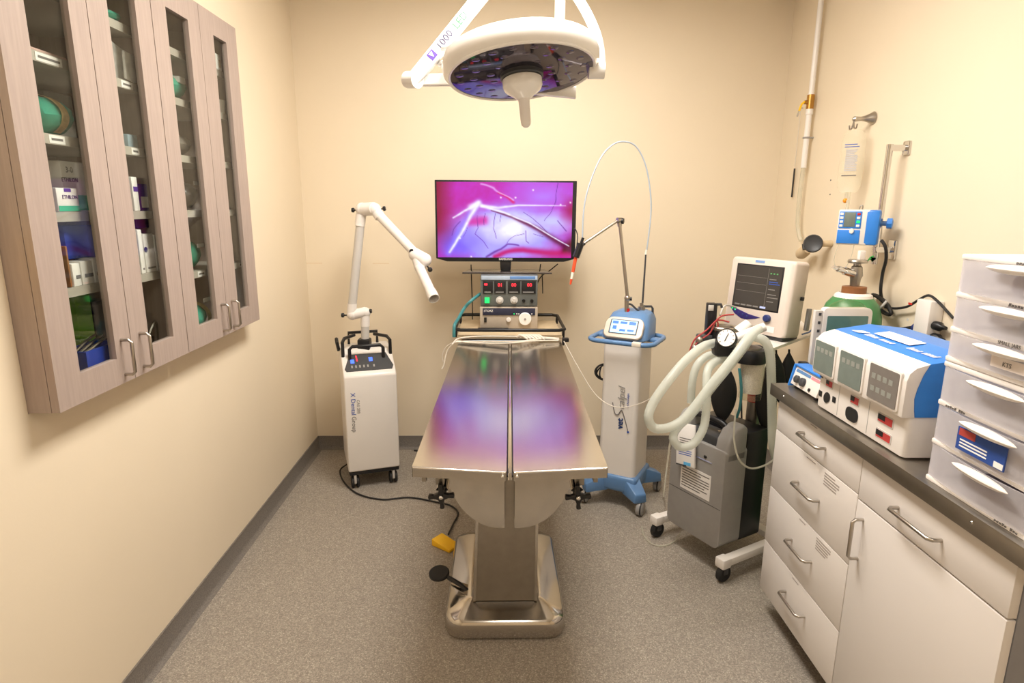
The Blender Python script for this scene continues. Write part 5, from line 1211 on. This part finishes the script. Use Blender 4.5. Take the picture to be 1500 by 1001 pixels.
tag(MB().box((1.078, 2.095, CT), (1.108, 2.124, CT+.085), .005).make('power_adapter', BLACK), 'black power adapter standing behind the small control box', 'adapter')
# white framed screen standing at the far end of the counter, before the green cylinder
yS = 2.098; p0, p1 = ay((1199, 458), yS), ay((1279, 455), yS); zt = p0.z
t = thing('framed_screen', 'white framed glossy screen in front of green cylinder', 'monitor', ((p0.x+p1.x)/2, 2.11, CT))
zg = zt-.012
b = MB(); b.prism(rr(p0.x+.02, p1.x, CT+.004, zt+.016, (.004, .004, .02, .012), 4), 'y', yS, 2.124, .004); fr = b.make('frame', WPLAST, t)
MB().prism(rr(p0.x+.034, p1.x-.014, CT+.02, zg, .004, 3), 'y', yS-.0015, yS+.002).make('screen', mat('teal_reflection_glass', '#5d7f78', .08, var=.2, scale=9), t)  # teal reflection put into the screen's base colour
MB().prism([(p0.x+.04, zt+.0165)]+[(p0.x+.04+(p1.x-p0.x-.06)*i/8, zt+.0165+.028*math.sin(math.pi*i/8)**.7) for i in range(1, 8)]+[(p1.x-.02, zt+.0165)], 'y', yS+.002, 2.12, .002).make('clear_hood', CLEAR, t)
MB().box((p0.x-.008, yS+.004, CT), (p0.x+.0195, 2.12, zt+.006), .002).make('key_column', LGREY, t)
for k in range(4): MB().box((p0.x+.004, yS+.0025, zt-.012-k*.03), (p0.x+.013, yS+.0045, zt-.002-k*.03)).make('key', DGREY, t)

# ================================================================ TOWERS OF CLEAR DRAWERS
def tower(label, z0, hs, items):
    y0, y1, xf, xb = 1.0, 1.328, 1.012, 1.36; ht = sum(hs)
    t = thing('drawer_tower', label, 'drawer tower', (1.19, (y0+y1)/2, z0), 'clear drawer towers')
    b = MB(); th = .006
    b.box((xf+.004, y1-th, z0), (xb, y1, z0+ht)).box((xf+.004, y0, z0), (xb, y0+th, z0+ht)).box((xb-th, y0+th, z0), (xb, y1-th, z0+ht))
    b.make('frame_walls', MILK, t)
    z = z0; zz_ = [z0]
    for h in hs: z += h; zz_.append(z)
    for k, zq in enumerate(zz_):
        MB().box((xf-.002, y0+.001, zq if k == 0 else zq-.012), (xb-th, y1-.001, zq+.012 if k == 0 else zq), .003).make('shelf_rail', WPLAST, t)
    for k in range(len(hs)):
        a, c = zz_[k]+(.013 if k == 0 else .001), zz_[k+1]-.013
        b = MB(); ya, yb = y0+.008, y1-.008
        # bowed drawer front with side walls and floor
        n = 12; fr = [(xf-.012*math.sin(math.pi*i/n), ya+(yb-ya)*i/n) for i in range(n+1)]
        b.ring_loft([[Vector((x, y, zq)) for x, y in fr]+[Vector((x+.003, y, zq)) for x, y in fr[::-1]] for zq in (a, c)])
        b.box((xf+.003, ya, a), (xb-.02, ya+.002, c-.02)).box((xf+.003, yb-.002, a), (xb-.02, yb, c-.02)).box((xf+.003, ya+.002, a), (xb-.02, yb-.002, a+.002)).box((xb-.022, ya+.002, a+.002), (xb-.02, yb-.002, c-.02))
        d = b.make('drawer', MILK, t)
        ym = (y0+y1)/2-.012; b = MB(); rings = []
        for i in range(13):
            u = i/12; s = max(.08, math.sin(math.pi*u)**.5); rings.append([Vector((xf-.012-.008+.012*math.cos(q)*s-.004, ym+.075-.15*u, c-.006+.010*math.sin(q)*s)) for q in (2*math.pi*j/10 for j in range(10))])
        b.ring_loft(rings); b.make('pull', WHITE, d)
        for i in range(22):
            yy = 1.24-.0095*i; MB().box((xf-.0125, yy-.001, a+.006), (xf-.010, yy+.001, c-.022)).make('rib', MILK, d) if i < 0 else None
        items(k, d, a, c, xf)
    return t
RIBB = [0]
CONT = dict(dark=mat('violet_grey_contents', '#6d6478', .6, var=.4, scale=40), tan=mat('tan_contents', '#a3917f', .6, var=.3, scale=40), slate=mat('slate_contents', '#6f7f8c', .6, var=.3, scale=30))
LAB = mat('label_tape', '#e6dcd6', .5)
def contents(name, label, y0, y1, z, h, m, x0=1.05, x1=1.28): return tag(MB().box((x0, y0, z), (x1, y1, z+h), .012).make(name, m), label, 'supplies')
def upper(k, d, a, c, xf):
    contents('packed_supplies', ('pale packed supplies in bottom drawer of upper tower', 'grey packed supplies in middle drawer of upper tower', 'violet packed supplies in top drawer of upper tower')[k], 1.03, (1.12, 1.20, 1.235)[k], a+.004, (c-a)*(.3, .5, .6)[k], (CONT['tan'], CONT['slate'], CONT['dark'])[k])
    text('SMALL JARS', .011, (xf-.0028, 1.19, c+.0035), (0, -1, 0), Z3, INK, d) if k == 0 else scribble(d, frame((xf-.0026, 1.18, c+.003), (0, -1, 0)), .08, .007, 11)
    if k == 0:
        l = MB().box((xf-.0145, 1.10, a+.012), (xf-.0125, 1.185, a+.034)).make('sticker', LAB, d); text('KTS', .013, (xf-.0148, 1.155, a+.018), (0, -1, 0), Z3, INK, l)
def lower(k, d, a, c, xf):
    contents('packed_supplies', ('violet packed supplies in bottom drawer of lower tower', 'pale packed supplies in middle drawer of lower tower', 'slate packed supplies in top drawer of lower tower')[k], 1.03, (1.225, 1.15, 1.13)[k], a+.004, (c-a)*(.6, .4, .5)[k], (CONT['dark'], CONT['tan'], CONT['slate'])[k])
    if k < 2: scribble(d, frame((xf-.0026, 1.30 if k else 1.12, (c+.003) if k else a-.009), (0, -1, 0)), .06, .006, 9)
    if k == 1:
        l = MB().box((xf-.0165, 1.105, a+.012), (xf-.0135, 1.235, a+.062)).make('product_label', mat('label_blue', '#2f4f9a', .4), d)
        MB().box((xf-.0172, 1.185, a+.044), (xf-.0162, 1.23, a+.06)).make('red_patch', mat('label_red', '#b0453f', .4), l)
        MB().box((xf-.0172, 1.107, a+.014), (xf-.0162, 1.13, a+.026)).make('bar_code', PAPER, l)
        for q in range(3): MB().box((xf-.0172, 1.15, a+.02+q*.007), (xf-.0162, 1.225, a+.023+q*.007)).make('label_print', PAPER, l)
hl = (.103, .095, .091)
tower('lower milky drawer tower standing on the steel worktop', CT, hl, lower)
tower('upper milky drawer tower stacked on the lower one', CT+sum(hl)+.0006, (.079, .078, .083), upper)
